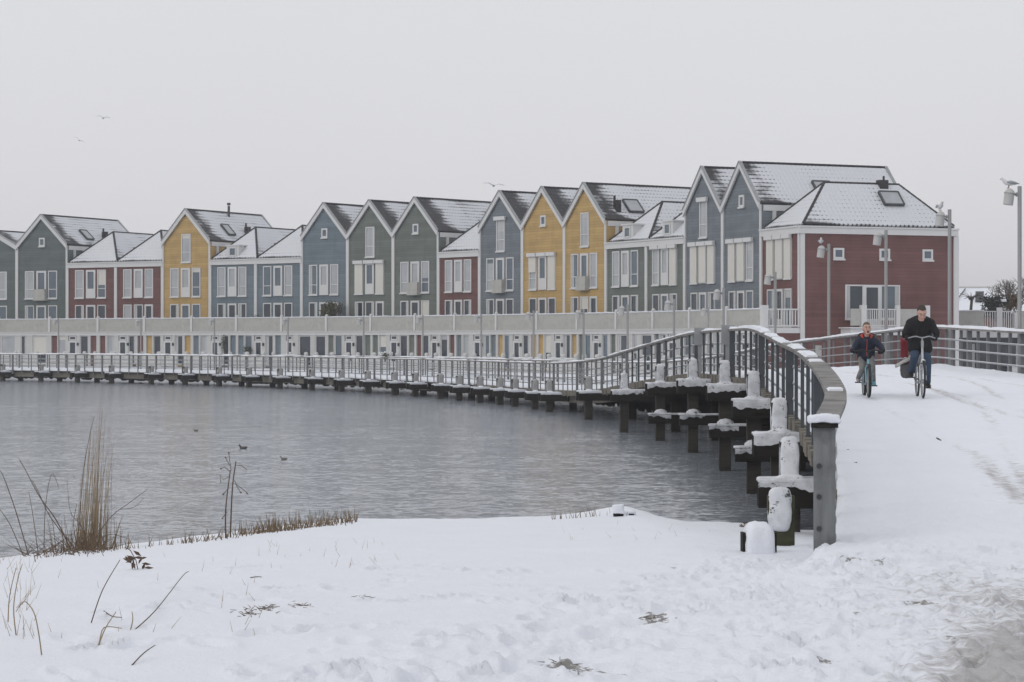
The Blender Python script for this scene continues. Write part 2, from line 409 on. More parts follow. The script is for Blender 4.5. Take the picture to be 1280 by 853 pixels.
# ------------------------------------------------------------------ water
def water_mat():
    m, t, b = new_mat('lake_water'); o = tcoord(t)
    def vec(scale, mp, det, amp):
        n = t.nodes.new('ShaderNodeTexNoise'); n.inputs['Scale'].default_value = scale; n.inputs['Detail'].default_value = det
        t.links.new(mapping(t, o, mp), n.inputs['Vector'])
        a = t.nodes.new('ShaderNodeVectorMath'); a.operation = 'SUBTRACT'; a.inputs[1].default_value = (.5,.5,.5); t.links.new(n.outputs['Color'], a.inputs[0])
        c = t.nodes.new('ShaderNodeVectorMath'); c.operation = 'MULTIPLY'; c.inputs[1].default_value = amp; t.links.new(a.outputs[0], c.inputs[0]); return c.outputs[0]
    def add(p, q):
        a = t.nodes.new('ShaderNodeVectorMath'); a.operation = 'ADD'
        for i, v in enumerate((p, q)):
            if hasattr(v, 'is_output'): t.links.new(v, a.inputs[i])
            else: a.inputs[i].default_value = v
        return a.outputs[0]
    big = mapr(t, noise_n(t, mapping(t, o, (.03, .07, 1)), 1.0, 4), .35, .65, .65, 1.15)
    w_ = add(add(vec(1.0, (.55, 1.0, 1), 2, (.05, .13, 0)), vec(1.0, (3.2, 4.4, 1), 3, (.18, .32, 0))), vec(1.0, (9., 12., 1), 2, (.22, .40, 0)))
    sc = t.nodes.new('ShaderNodeVectorMath'); sc.operation = 'SCALE'; t.links.new(w_, sc.inputs[0]); t.links.new(big, sc.inputs['Scale'])
    nn = t.nodes.new('ShaderNodeVectorMath'); nn.operation = 'NORMALIZE'; t.links.new(add(sc.outputs[0], (0,0,1)), nn.inputs[0])
    t.links.new(nn.outputs[0], b.inputs['Normal'])
    b.inputs['Base Color'].default_value = (.215,.237,.268,1); b.inputs['Roughness'].default_value = .16; b.inputs['IOR'].default_value = 1.333
    return m
o = MB().add([(-400,-20,0),(400,-20,0),(400,320,0),(-400,320,0)], [(0,1,2,3)]).build('water', water_mat()); tag(o, kind='structure')

# ------------------------------------------------------------------ quay land: one sheet to the horizon
edge = offset(resample(catmull([p for p in LC if p[1] > 90]), 8), 11.5)
ep = [tuple(p[:2]) for p in edge[::-1]]
ep = [(-300, 235), (-110, 205)] + [p for p in ep if p[0] > -100] + [(14,88),(24,84),(60,78),(300,70)]
mb = MB(); n = len(ep); QZ = .80
vs = [(x,y,QZ) for x,y in ep] + [(x,y,-1) for x,y in ep] + [(-4000,5000,QZ),(4000,5000,QZ)]
mb.add(vs, [tuple(range(n)) + (2*n+1, 2*n)] + [(i, n+i, n+i+1, i+1) for i in range(n-1)])
tag(mb.build('quay_ground', M['snow']), kind='structure')

def blob_box(x0,x1,y0,y1,z0,z1,amp=.015,seed=0,cuts=6,pw=7,le=.8):
    """rounded lumpy snow"""
    bm = bmesh.new(); bmesh.ops.create_cube(bm, size=2); bmesh.ops.subdivide_edges(bm, edges=bm.edges, cuts=cuts, use_grid_fill=True)
    c = Vector(((x0+x1)/2,(y0+y1)/2,(z0+z1)/2)); h = Vector(((x1-x0)/2,(y1-y0)/2,(z1-z0)/2))
    from mathutils import noise
    for v in bm.verts:
        p = v.co.copy(); q = Vector([math.copysign(abs(t)**1.0, t) for t in p]); l = (abs(p.x)**pw+abs(p.y)**pw+abs(p.z)**pw)**(1/pw)
        q = Vector((p.x/l, p.y/l, p.z/l)); q = p.lerp(q, le)
        w_ = Vector((c.x+q.x*h.x, c.y+q.y*h.y, c.z+q.z*h.z))
        w_ += noise.noise_vector(w_*6+Vector((seed*3.1,seed,0)))*amp + noise.noise_vector(w_*19+Vector((seed,0,2)))*amp*.7
        v.co = w_
    vs = [v.co.copy() for v in bm.verts]; bm.verts.index_update(); fs = [[v.index for v in f.verts] for f in bm.faces]; bm.free()
    return MB().add(vs, fs)
# ------------------------------------------------------------------ houses
# x0, x1 photo columns of the front, kind, colour, peak row, attic window, shutters (3), balconette, snow, extras, label
HS = [
 (-40,21.5,'tall','dkgreen',289,None,'   ',0,'mid','', 'green gabled house at the far left end of the row'),
 (21.5,84.5,'tall','dkgreen',269.5,'sq','   ',1,'mid','skylight vent', 'green gabled house left of the two low red houses, with small attic window and skylight'),
 (84.5,145,'low','red',0,None,'   ',0,'hi','vent', 'low red house with snowy hipped roof beside the green gabled house'),
 (145,203.5,'low','red',0,None,'   ',0,'hi','vent', 'low red house with snowy hipped roof beside the lone yellow gabled house'),
 (203.5,263,'tall','yellow',262.5,'tall','   ',0,'mid','skylight vent flue', 'yellow gabled house with roof flue standing between low red and low blue houses'),
 (263,320,'low','blue',0,None,'   ',0,'hi','dormer vent', 'low blue house with a small white dormer on its snowy hipped roof'),
 (320,377.5,'low','blue',0,None,'   ',0,'hi','vent', 'low blue house without dormer beside the gabled blue house'),
 (377.5,435,'tall','blue',255,'sq','   ',0,'lo','', 'blue gabled house with small square attic window left of two green gables'),
 (435,492,'tall','green',251.5,'tall','S S',0,'lo','rollers', 'green gabled house with tall attic window and two closed cream shutters'),
 (492,548.5,'tall','green',248,'sq','   ',1,'lo','vent', 'green gabled house with small attic window beside the single low red house'),
 (548.5,600,'low','red',0,None,'   ',0,'full','', 'single low red house squeezed between a green and a blue gable'),
 (600,653.5,'tall','bluegrey',240,'tallbox','   ',1,'lo','skylight', 'blue gabled house with tall shuttered-box attic window left of two yellow gables'),
 (653.5,706,'tall','yellow',235,'sq','H S',0,'lo','rollers', 'yellow gabled house with cream roller shutters and small attic window'),
 (706,758,'tall','yellow',230,'tall','   ',1,'mid','skylight vent', 'yellow gabled house with tall attic window beside the low green houses'),
 (758,808.5,'low','green',0,None,'   ',0,'mid','dormer skylight', 'low green house with white dormer beside the yellow gable'),
 (808.5,856.5,'low','green',0,None,'  S',0,'mid','dormer rollers vent', 'low green house with white dormer and one closed cream shutter'),
 (856.5,904,'tall','bluegrey',210,'tallbox','SSS',0,'hi','rollers', 'blue grey gabled house with all three cream shutters closed and tall attic window'),
 (904,952,'tall','bluegrey',204,'sq','SS ',0,'full','rollers skylight', 'tallest looking blue grey gabled house next to the red end house'),
 (952,1000,'low','red',0,None,'SSS',0,'full','rollers side', 'red end house with long windowed side wall facing the bridge'),
]
# facade line in plan from the height of the gable peaks (11.2 m above the eye)
_hx = np.array([54,235,408,463,518,627,680,733,882,930]); _hh = np.array([157,164,171,175,178,186,192,196,216,222.])
_pf = np.polyfit(_hx, _hh, 3)
def fac(x):
    x = float(x); Y = F*11.2/np.polyval(_pf, max(x, 20)) + (0 if x >= 20 else (20-x)*.045); return Vector(((x-640)*Y/F, Y, 0))
GZ = .85            # ground of the houses
TF, TS, TT = 2.95, 2.62, 4.08     # terrace floor, underside, top of its fence
EL, ET = 8.95, 10.65              # eaves of low and tall houses

WR = random.Random(99)
M['lace'] = plain('net_curtain', (.45,.46,.46), .2, .15, 5)
def window_unit(parent, u0, u1, z0, z1, pane, y=0., frame='white', fw=.085, name='window', sill=True, split=0):
    """framed window in a wall at local y (outside is -y)"""
    f = MB(); d = .07
    f.box(u0,u0+fw,y-d,y+.02,z0,z1).box(u1-fw,u1,y-d,y+.02,z0,z1)
    f.box(u0+fw,u1-fw,y-d,y+.02,z1-fw,z1).box(u0+fw,u1-fw,y-d,y+.02,z0,z0+fw*1.3)
    if sill: f.box(u0-.05,u1+.05,y-d-.06,y-d-.003,z0-.05,z0+.05)
    if split: f.box(u0+fw,u1-fw,y-d+.01,y+.02,z0+split-.03,z0+split+.03)
    o = f.build(name, M[frame], parent)
    MB().box(u0+fw,u1-fw,y-.012,y+.012,z0+fw*1.3,z1-fw).build('pane', M[pane], o)
    if z1-z0 > 1.6 and WR.random() < (.55 if z0 > 5.5 else .15):
        h_ = WR.choice((.12,.2,.35,.5,.6))*(z1-z0); MB().box(u0+fw+.01,u1-fw-.01,y-.022,y-.0125,z1-fw-h_,z1-fw-.01).build('blind', M[WR.choice(('curtain','cream','lace','bluepane'))], o)
    elif z1-z0 > 1.6 and WR.random() < .6:
        a_ = u0+fw if WR.random() < .5 else u1-fw-.25; MB().box(a_+.005,a_+.245,y-.022,y-.0125,z0+fw*1.4,z1-fw-.01).build('curtain', M['lace'], o)
    return o
def door_unit(parent, u0, u1, z0, z1, pane, y=0., name='door', low=.75, fw=.16):
    f = MB(); d = .09
    f.box(u0,u0+fw,y-d,y+.02,z0,z1).box(u1-fw,u1,y-d,y+.02,z0,z1)
    f.box(u0+fw,u1-fw,y-d,y+.02,z1-fw,z1).box(u0+fw,u1-fw,y-d,y+.02,z0,z0+low)
    o = f.build(name, M['white'], parent)
    MB().box(u0+fw,u1-fw,y-.015,y+.012,z0+low,z1-fw).build('pane', M[pane], o)
    return o

def roof_quad(mb, a, b, c, d, th=.14):
    """a-b lower edge (front to back), d-c upper edge; uv in metres"""
    a, b, c, d = map(Vector, (a, b, c, d)); ul = (b-a).length; vl = ((d-a)-(b-a).normalized()*(d-a).dot((b-a).normalized())).length
    ud = (d-a).dot((b-a).normalized()); uc = (c-a).dot((b-a).normalized())
    n = (b-a).cross(d-a).normalized()
    if n.z < 0: n = -n
    top = [a+n*th, b+n*th, c+n*th, d+n*th]
    uv = [(0,0),(ul,0),(uc,vl),(ud,vl)]
    mb.add([a,b,c,d]+top, [(3,2,1,0),(4,5,6,7),(0,1,5,4),(1,2,6,5),(2,3,7,6),(3,0,4,7)], [uv[::-1], uv, [uv[0],uv[1],uv[1],uv[0]], [uv[1],uv[2],uv[2],uv[1]], [uv[2],uv[3],uv[3],uv[2]], [uv[3],uv[0],uv[0],uv[3]]])
def ridge(parent, p0, p1, r=.085):
    p0 = Vector(p0); p1 = Vector(p1); L = (p1-p0).length; k = int(L/.4); mb = MB()
    for i in range(k):
        a = p0.lerp(p1, i/k); b = p0.lerp(p1, (i+1.12)/k)
        mb.tube([a, b], [r*1.12, r*.95], 6)
    return mb.build('ridge_tiles', M['tile'], parent)
def skylight(parent, p, u, v, su, sv, n):
    """roof window lying on a slope at p; u, v unit vectors in the slope"""
    p, u, v, n = Vector(p), Vector(u).normalized(), Vector(v).normalized(), Vector(n).normalized()
    f = MB()
    for a, b in ((0,1),(1,3),(3,2),(2,0)):
        c = [p+n*.1, p+u*su+n*.1, p+v*sv+n*.1, p+u*su+v*sv+n*.1]
        f.bar(c[a], c[b], .09, .16, n)
    o = f.build('skylight', M['darkmetal'], parent)
    q = MB(); q.add([p+n*.14, p+u*su+n*.14, p+u*su+v*sv+n*.14, p+v*sv+n*.14, p+n*.02, p+u*su+n*.02, p+u*su+v*sv+n*.02, p+v*sv+n*.02],
        [(0,1,2,3),(7,6,5,4),(0,4,5,1),(1,5,6,2),(2,6,7,3),(3,7,4,0)]).build('pane', M['skypane'], o)
    return o
M['skypane'] = plain('snow_dusted_pane', (.33,.35,.37), .25, .3, 2, spec=.6)

def house(i, spec):
    x0, x1, kind, colr, peak, attic, sh, balc, snow, ext, label = spec
    P0, P1 = fac(x0), fac(x1); d = P1-P0; W = d.length; rz = math.atan2(d.y, d.x)
    L = 10.4 if kind == 'tall' else (10.8 if 'side' in ext else 11.2)
    root = empty('row_house', (P0.x, P0.y, GZ), rz, label, 'house', 'colourful row houses along the water')
    rr = random.Random(i*31+5)
    wm = M[colr + '_boards']; wall = MB(); gap = .0
    if kind == 'tall':
        Pm = (P0+P1)/2; zpk = (426.5-peak)*Pm.y/F + CAM - GZ - .12
        poly = [(gap,0),(W-gap,0),(W-gap,ET),(W/2,zpk-.12),(gap,ET)]
        wall.prism(poly, lambda a,b: (a,0,b), lambda a,b: (a,L,b))
        wall.build('wall', wm, root)
        # roof slabs
        rf = MB(); s = (zpk-ET)/(W/2)
        roof_quad(rf, (W,-.1,ET-.03),(W,L+.1,ET-.03),(W/2,L+.1,zpk),(W/2,-.1,zpk))
        roof_quad(rf, (0,L+.1,ET-.03),(0,-.1,ET-.03),(W/2,-.1,zpk),(W/2,L+.1,zpk))
        ro = rf.build('roof', M['roof_'+snow], root)
        ridge(ro, (W/2,0.05,zpk+.17),(W/2,L,zpk+.17))
        # barge boards, white on the front, capped on top
        for yy, nm in ((-.16,'barge_board'),(L+.16,'barge_board')):
            for sx_ in (0, 1):
                e = W if sx_ else 0.0
                lo = Vector((e, yy, ET-.02)); hi = Vector((W/2, yy, zpk+.19)); q = MB()
                q.add([lo+Vector((0,-.06,-.30)), hi+Vector((0,-.06,-.40)), hi+Vector((0,-.06,.02)), lo+Vector((0,-.06,.14)),
                       lo+Vector((0,.06,-.30)), hi+Vector((0,.06,-.40)), hi+Vector((0,.06,.02)), lo+Vector((0,.06,.14))],
                      [(0,1,2,3),(7,6,5,4),(0,4,5,1),(1,5,6,2),(2,6,7,3),(3,7,4,0)])
                bo = q.build(nm, M['white'], ro)
                c = MB(); c.bar(lo+Vector((0,0,.17)), hi+Vector((0,0,.05)), .22, .06, (0,0,1)); c.build('edge_flashing', M['galv'], bo)
        # eaves band along the free side
        MB().box(W-.02,W+.10,.12,L,ET-.42,ET-.06).build('eaves_board', M['white'], root)
        MB().box(W+.003,W+.16,.75,.95,EL+.3,ET-.43).build('side_trim', M['white'], root)
        un = Vector((W/2,0,zpk-ET)).normalized(); nn = Vector((un.z,0,un.x))
        if 'skylight' in ext:
            big = 1.25 if i in (13,17) else .95
            fy = {1:3.2, 4:3.0, 11:3.6, 13:2.3, 17:4.3}.get(i, 3)
            up = .75
            skylight(ro, Vector((W,fy,ET))+Vector((-un.x,0,un.z))*up+nn*.13, (0,1,0), (-un.x,0,un.z), big, 1.25, nn)
        if 'vent' in ext:
            p = Vector((W,6.0 if i != 13 else 1.4,ET))+Vector((-un.x,0,un.z))*.9
            MB().box(p.x-.22,p.x+.2,p.y-.2,p.y+.2,p.z-.1,p.z+.85).box(p.x-.06,p.x+.06,p.y-.3,p.y-.18,p.z+.3,p.z+1.15).build('roof_vent', M['tile'], ro)
        if 'flue' in ext:
            p = Vector((W/2+.35, 5.4, zpk)); MB().tube([p+Vector((0,0,-.6)), p+Vector((0,0,.75))], .11, 8).tube([p+Vector((0,0,.8)), p+Vector((0,0,1.0))], .16, 8).build('flue', M['darkmetal'], ro)
        uc = W/2
        if attic == 'sq': window_unit(root, uc-.33, uc+.33, 10.55, 11.35, 'bluepane', fw=.13)
        elif attic:
            window_unit(root, .40*W, .595*W, 8.85, 11.3, 'curtain', split=.9)
            if attic == 'tallbox': MB().box(.37*W,.63*W,-.24,-.075,11.22,11.5).build('shutter_box', M['white'], root)
    else:
        wall.box(0,W,0,L,0,EL-.01); wo = wall.build('wall', wm, root)
        ap = 11.75; yb = .25; fy = yb+2.75; by = L-2.6
        wz = EL+.14
        rf = MB(); A=(0.05,yb,wz); B=(W-.05,yb,wz); Cc=(W-.05,L-.15,wz); Dd=(.05,L-.15,wz); Pf=(W/2,fy,ap); Pb=(W/2,by,ap)
        # right slope, left slope, front hip, rear hip (thin slabs)
        roof_quad(rf, B, Cc, Pb, Pf, .12); roof_quad(rf, Dd, A, Pf, Pb, .12)
        ro = rf.build('roof', M['roof_'+snow], root)
        for (a,b,c) in ((A,B,Pf),(Cc,Dd,Pb)):
            a,b,c = map(Vector,(a,b,c)); n = (b-a).cross(c-a).normalized()*.1
            if n.z < 0: n = -n
            wdt=(b-a).length; uvt=[(3,0),(3+wdt,0),(3+wdt/2,3.6)]
            hp = MB(); hp.add([a,b,c,a+n,b+n,c+n], [(2,1,0),(3,4,5),(0,1,4,3),(1,2,5,4),(2,0,3,5)], [uvt[::-1],uvt,[uvt[0],uvt[1],uvt[1],uvt[0]],[uvt[1],uvt[2],uvt[2],uvt[1]],[uvt[2],uvt[0],uvt[0],uvt[2]]]); hp.build('hip_end', M['roof_full'], ro)
        up_ = Vector((0,0,.12))
        ridge(ro, Vector(Pf)+up_, Vector(Pb)+up_); ridge(ro, Vector(B)+up_, Vector(Pf)+up_, .09); ridge(ro, Vector(A)+up_, Vector(Pf)+up_, .09)
        ridge(ro, Vector(Cc)+up_, Vector(Pb)+up_, .09)
        # parapet board round the eaves
        MB().box(-.02,W+.02,-.14,yb+.1,EL-.36,EL).box(-.03,W+.03,-.2,yb+.12,EL+.003,EL+.1).build('eaves_board', M['white'], root)
        if 'side' in ext:
            MB().box(W+.02,W+.15,-.14,L+.05,EL-.36,EL-.003).box(W-.2,W+.2,-.1,L+.1,EL+.006,EL+.1).build('eaves_board', M['white'], root)
        un = Vector((W/2,0,ap-wz)).normalized(); nn = Vector((un.z,0,un.x)); sl = Vector((-un.x,0,un.z))
        if 'skylight' in ext: skylight(ro, Vector((W,5.2,wz))+sl*1.3+nn*.12, (0,1,0), sl, .9, 1.2, nn)
        if 'side' in ext: skylight(ro, Vector((W,6.4,wz))+sl*1.75+nn*.12, (0,1,0), sl, 1.35, 1.15, nn)
        if 'vent' in ext:
            p = Vector((W,3.6,wz))+sl*.9; MB().box(p.x-.18,p.x+.18,p.y-.18,p.y+.18,p.z-.1,p.z+.75).build('roof_vent', M['tile'], ro)
        if 'side' in ext:
            p = Vector((W/2+.1,by-1.2,ap)); MB().box(p.x-.25,p.x+.25,p.y-.3,p.y+.3,p.z-.2,p.z+.36).tube([p+Vector((0,.1,.3)),p+Vector((0,.1,.62))],.07,8).build('chimney', M['tile'], ro)
        if 'dormer' in ext:
            u0 = W*.30; dm = MB().box(u0,u0+1.35,.35,2.3,wz-.05,wz+1.1).box(u0-.1,u0+1.45,.27,2.4,wz+1.103,wz+1.2)
            do = dm.build('dormer', M['white'], ro); window_unit(do, u0+.3, u0+1.05, wz+.22, wz+.98, 'bluepane', y=.34, sill=False)
    # corner boards
    hh = ET if kind == 'tall' else EL-.37
    zb = TF+.02
    if i > 0: pk = HS[i-1][2]
    hl = ET if (kind == 'tall' or (i > 0 and HS[i-1][2] == 'tall')) else EL-.37
    hr = ET if (kind == 'tall' or (i < len(HS)-1 and HS[i+1][2] == 'tall')) else EL-.37
    if kind == 'low': hl = hr = EL-.37
    MB().box(0,.15,-.09,-.003,zb,hl).build('corner_board', M['white'], root)
    MB().box(W-.15,W,-.09,-.003,zb,hr).build('corner_board', M['white'], root)
    # first and second floor windows
    cols = [(.165,.345),(.395,.585),(.625,.80)]
    for k, (a, b) in enumerate(cols):
        a *= W; b *= W
        cur = 'curtain' if rr.random() < .75 else 'bluepane'
        if k == 1:
            w_ = door_unit(root, a, b, 5.9, 8.4, cur, name='balcony_door', low=.85, fw=.17)
        else: w_ = window_unit(root, a, b, 5.9, 8.4, cur, split=.85)
        if sh[k] != ' ':
            zlo = 5.95 if sh[k] == 'S' else 7.2
            MB().box(a+.02,b-.02,-.13,-.075,zlo,8.38).build('shutter', M['cream'], w_)
        dk = 'pane' if rr.random() < .8 else 'bluepane'
        if (k == 1) != (i in (3, 8, 13)) and k != 0: door_unit(root, a, b, TF+.03, 5.32, dk, name='terrace_door', low=.5, fw=.15)
        else: window_unit(root, a, b, TF+.06, 5.32, dk)
    if 'rollers' in ext:
        for k, (a, b) in enumerate(cols):
            if kind == 'low' and i == 15 or True: MB().box(a*W-.07,b*W+.07,-.27,-.078,8.35,8.62).build('shutter_box', M['white'], root)
    if balc:
        a, b = cols[1]; q = MB().box(a*W-.1,b*W+.12,-.42,-.36,5.75,6.75)
        q.box(a*W-.1,a*W-.05,-.357,-.003,5.75,6.75).box(b*W+.07,b*W+.12,-.357,-.003,5.75,6.75).box(a*W-.04,b*W+.06,-.355,-.003,5.75,5.83); q.build('balconette', M['panel'], root)
    # ------------- ground floor extension with its terrace
    TD = 2.4; y0 = -TD
    MB().box(0.01,W-.01,y0+.12,-.003,0,TS-.01).build('extension_wall', wm, root)
    te = MB().box(0,W,y0-.06,-.003,TS,TF).build('terrace', M['white'], root)
    MB().box(.0,W,y0-.11,y0-.063,TF-.12,TF-.02).build('ledge', M['white2'], te)
    sn_ = blob_box(.1,W-.1,y0-.06,y0+.1,TT-.02,TT+.035,.03,i+60,12); sn_.build('snow_strip', M['snow'], te, True)
    MB().box(.11,W-.11,y0,y0+.05,TF+.004,TT-.06).build('fence_panel', M['panel'], te)
    MB().box(.11,W-.11,y0-.03,y0+.08,TT-.057,TT).build('fence_rail', M['white'], te)
    fp = MB().box(-.1,.1,y0-.09,y0+.12,TF+.003,TT+.1); fp.ell((0,y0+.01,TT+.12),(.13,.13,.10)); fp.build('fence_post', M['white'], te)
    if i == len(HS)-1:
        fp = MB().box(W-.3,W+.1,y0-.12,y0+.25,TF+.003,TT+.2); fp.build('fence_post', M['white'], te)
        pk_ = MB()
        for k in range(11): yy = y0+.35+k*.19; pk_.box(W-.03,W+.03,yy,yy+.06,TF+.15,TT-.09)
        pk_.box(W-.05,W+.05,y0+.26,-.05,TT-.087,TT); pk_.box(W-.04,W+.04,y0+.26,-.05,TF+.06,TF+.147); pk_.build('picket_fence', M['white'], te)
    # ground-floor front: posts, colour panels, glazing and door between white jambs
    if i in (0, 1, 7, 15):
        lay = [('g',.20,1.75),('w',2.35,2.95),('g',3.55,5.0)] if i != 7 else [('d',.5,1.3),('g',2.0,3.4),('g',3.9,5.1)]
    else:
        sft = [0,.12,-.08,.2][i%4]
        lay = [('p',.2,.85),('w',.98+sft*.2,1.8+sft*.2),('d',2.15+sft,3.05+sft),('w',3.4+sft*.4,4.25+sft*.4),('p',4.5,5.15)]
    W0 = 5.35; sc = W/W0; fr = MB(); prev = 0.
    edges = []
    for (t_, a, b) in lay:
        a *= sc; b *= sc; edges.append((a, b))
        if t_ == 'w': window_unit(root, a, b, .15, TS-.02, rr.choice(('pane','pane','pane','bluepane','curtain')), y=y0+.1, fw=.055, sill=False)
        elif t_ == 'g':
            g = window_unit(root, a, b, .1, TS-.02, 'pane', y=y0+.1, sill=False, name='garage_window' if False else 'large_window')
        elif t_ == 'd':
            dd = door_unit(root, a, b, .02, TS-.45, 'pane', y=y0+.09, name='front_door', low=.55, fw=.15)
            window_unit(root, a+.08, b-.08, TS-.43, TS-.03, 'pane', y=y0+.09, sill=False, name='fanlight')
            MB().ell((b-.1,y0-.03,1.05),(.035,.05,.035),6,4).build('handle', M['darkmetal'], dd)
            wl = MB().box(b+.12,b+.24,y0-.14,y0+.02,1.75,2.0).build('wall_lamp', M['darkmetal'], root)
        # 'p' leaves the boarded wall showing
    xs = [0] + [v for e_ in edges for v in e_] + [W]
    for k in range(0, len(xs), 2):
        a, b = xs[k], xs[k+1]
        if b-a > .02: MB().box(a, b, y0-.02, y0+.115, 0, TS-.003).build('jamb', M['white2'], root)
    if i == len(HS)-1: side_wall(root, W, L, wm)
    return root, W, L

def side_wall(root, W, L, wm):
    """right-hand side of the end house: local frame turned so that x runs along the depth"""
    s = empty('side_front', (W,0,0), R(90)); s.parent = root      # local x = depth, outside = -y
    s.name = 'side_wall_fittings'
    for a_, b_ in ((.003,.28),(L-.22,L+.12)): MB().box(a_,b_,-.1,-.003,0,EL-.37).build('corner_board', M['white'], s)
    for c in (2.6, 5.75, 8.75): window_unit(s, c-.36, c+.36, 7.05, 7.75, 'bluepane', fw=.12)
    window_unit(s, 3.05, 4.3, TF+.5, 5.55, 'pane'); door_unit(s, 4.3, 5.45, TF+.03, 5.55, 'pane', name='balcony_door', low=.5)
    window_unit(s, 5.45, 6.8, TF+.5, 5.55, 'bluepane')
    b = MB().box(2.75,8.0,-1.25,-.003,TF-.45,TF-.05).box(2.6,8.15,-1.4,-.003,TF-.047,TF+.03); bo = b.build('side_balcony', M['white'], s)
    pn = MB().box(2.75,3.45,-1.22,-1.17,TF+.12,TT); pn.build('fence_panel', M['panel'], bo); MB().box(6.1,7.9,-1.22,-1.17,TF+.12,TT).build('fence_panel', M['panel'], bo)
    for a_, b_, c_ in ((3.46,3.8,-1.0),(5.85,6.09,-1.05),(7.9,8.15,-1.05)): MB().box(a_,b_,-1.3,c_,TF+.033,TT+.22).build('fence_post', M['white'], bo)
    pk = MB()
    for k in range(13): pk.box(3.9+k*.15,3.95+k*.15,-1.22,-1.17,TF+.15,TT-.06)
    pk.box(3.8,5.85,-1.24,-1.15,TT-.06,TT).box(3.8,5.85,-1.24,-1.15,TF+.07,TF+.15); pk.build('picket_fence', M['white'], bo)
    Ms = Matrix.Translation((W,0,0)) @ Matrix.Rotation(R(90), 4, 'Z')     # fittings become direct parts of the house
    for ch in list(s.children):
        ch.parent = root; ch.matrix_local = Ms
    bpy.data.objects.remove(s)

HR = [house(i, s) for i, s in enumerate(HS)]
def house_pt(i, u, v, z=0):
    """world point from house i: u 0..1 along the front, v metres in front of the facade"""
    P0, P1 = fac(HS[i][0]), fac(HS[i][1]); d = (P1-P0).normalized(); n = Vector((d.y,-d.x,0))
    p = P0.lerp(P1, u) + n*v; p.z = GZ + z; return p

# ------------------------------------------------------------------ footbridge
M['steelmid'] = plain('grey_steel_upright', (.15,.158,.166), .6, .3, 3)
BR = empty('footbridge', (LC[0][0], LC[0][1], 0), 0, 'long curved wooden footbridge on snow-capped trestles rising from the snowy bank', 'footbridge')
BO = Vector(BR.location)
def bl(p): return Vector(p) - BO           # bridge local
# deck ribbon --------------------------------------------------------------
def pair_rows(step):
    n = 420; L = resample(LEFT, .1); Rr = resample(RIGHT, .1)
    dl = np.r_[0, np.cumsum(np.linalg.norm(np.diff(L[:,:2],axis=0),axis=1))]; total = dl[-1]
    # match by nearest, kept monotone
    rows = []; j = 0
    S = np.arange(0, total, step)
    tl = tangents(L)
    for s in S:
        i = min(int(np.searchsorted(dl, s)), len(L)-1); p = L[i,:2]; nn = np.array([tl[i,1], -tl[i,0]])
        seg = Rr[j:j+160,:2]-p; side = seg@nn; along = np.abs(seg@tl[i]); k = int(np.argmin(along)); j = j+k
        rows.append((L[i], Rr[j]))
    return rows
ROWS = pair_rows(.2)
def ribbon(cols, zoff_l, zoff_r, inset, rows, zfun=None):
    vs = []; fs = []
    for r, (a, b) in enumerate(rows):
        a = Vector(a); b = Vector(b); d = (b-a); w_ = d.length; d.normalize()
        p = a + d*inset; q = b - d*inset
        for c in range(cols):
            t = c/(cols-1); v = p.lerp(q, t)
            vs.append((v.x, v.y, v.z, t))
    A = np.array(vs)
    return A
def grid_faces(nr, nc):
    idx = np.arange(nr*nc).reshape(nr, nc)
    return np.stack([idx[:-1,:-1], idx[:-1,1:], idx[1:,1:], idx[1:,:-1]], -1).reshape(-1,4).tolist()
# timber deck: slab with an underside
def slab(name, mat, rows, inset, top, bot):
    mb = MB(); n = len(rows); vs = []
    for a, b in rows:
        a = Vector(a); b = Vector(b); d = (b-a).normalized(); a = a+d*inset; b = b-d*inset
        vs += [bl(a+Vector((0,0,top))), bl(b+Vector((0,0,top))), bl(b+Vector((0,0,bot))), bl(a+Vector((0,0,bot)))]
    fs = []
    for i in range(n-1):
        o = i*4
        for k in range(4): fs.append((o+k, o+(k+1)%4, o+4+(k+1)%4, o+4+k))
    fs += [(3,2,1,0), tuple((n-1)*4+k for k in range(4))]
    return mb.add(vs, fs).build(name, mat, BR)
rows2 = [r for r in ROWS[::2] if r[0][1] > 24.7]
deck = slab('deck', M['pile'], rows2, .06, -.06, -.16)
# plank ends showing along the water side
pe = MB(); L2 = resample(LEFT, .62); t2 = tangents(L2)
for i in range(2, len(L2)-1):
    if L2[i,1] > 108: break
    if L2[i,1] < 25: continue
    p = L2[i]; n = np.array([t2[i,1], -t2[i,0]]); c = Vector((p[0], p[1], p[2])); d = Vector((t2[i,0],t2[i,1],0))
    ln = random.uniform(.0, .05)
    nn = Vector((n[0],n[1],0))
    pe.bar(bl(c - nn*(.10+ln) + Vector((0,0,-.115-random.uniform(0,.02)))), bl(c + nn*.4 + Vector((0,0,-.115))), .5, .22)
pe.build('plank_end', M['girder'], deck)
# long girders under both edges
def girder(P, off, z0, z1, wd, mat, name):
    Q = offset(resample(P, 1.2), off); vs = []; tt = tangents(Q)
    for p, t in zip(Q, tt):
        n = Vector((t[1], -t[0], 0))*wd/2; c = Vector(p)
        vs += [bl(c-n+Vector((0,0,z0))), bl(c+n+Vector((0,0,z0))), bl(c+n+Vector((0,0,z1))), bl(c-n+Vector((0,0,z1)))]
    fs = []
    for i in range(len(Q)-1):
        o = i*4
        for k in range(4): fs.append((o+k, o+(k+1)%4, o+4+(k+1)%4, o+4+k))
    fs += [(3,2,1,0), tuple((len(Q)-1)*4+k for k in range(4))]
    return MB().add(vs, fs).build(name, mat, BR)
LB = LEFT[LEFT[:,1] > 23]
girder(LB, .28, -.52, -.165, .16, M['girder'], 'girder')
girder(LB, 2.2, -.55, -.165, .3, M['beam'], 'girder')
girder(RIGHT[RIGHT[:,1] > 26], -.3, -.52, -.165, .16, M['beam'], 'girder')
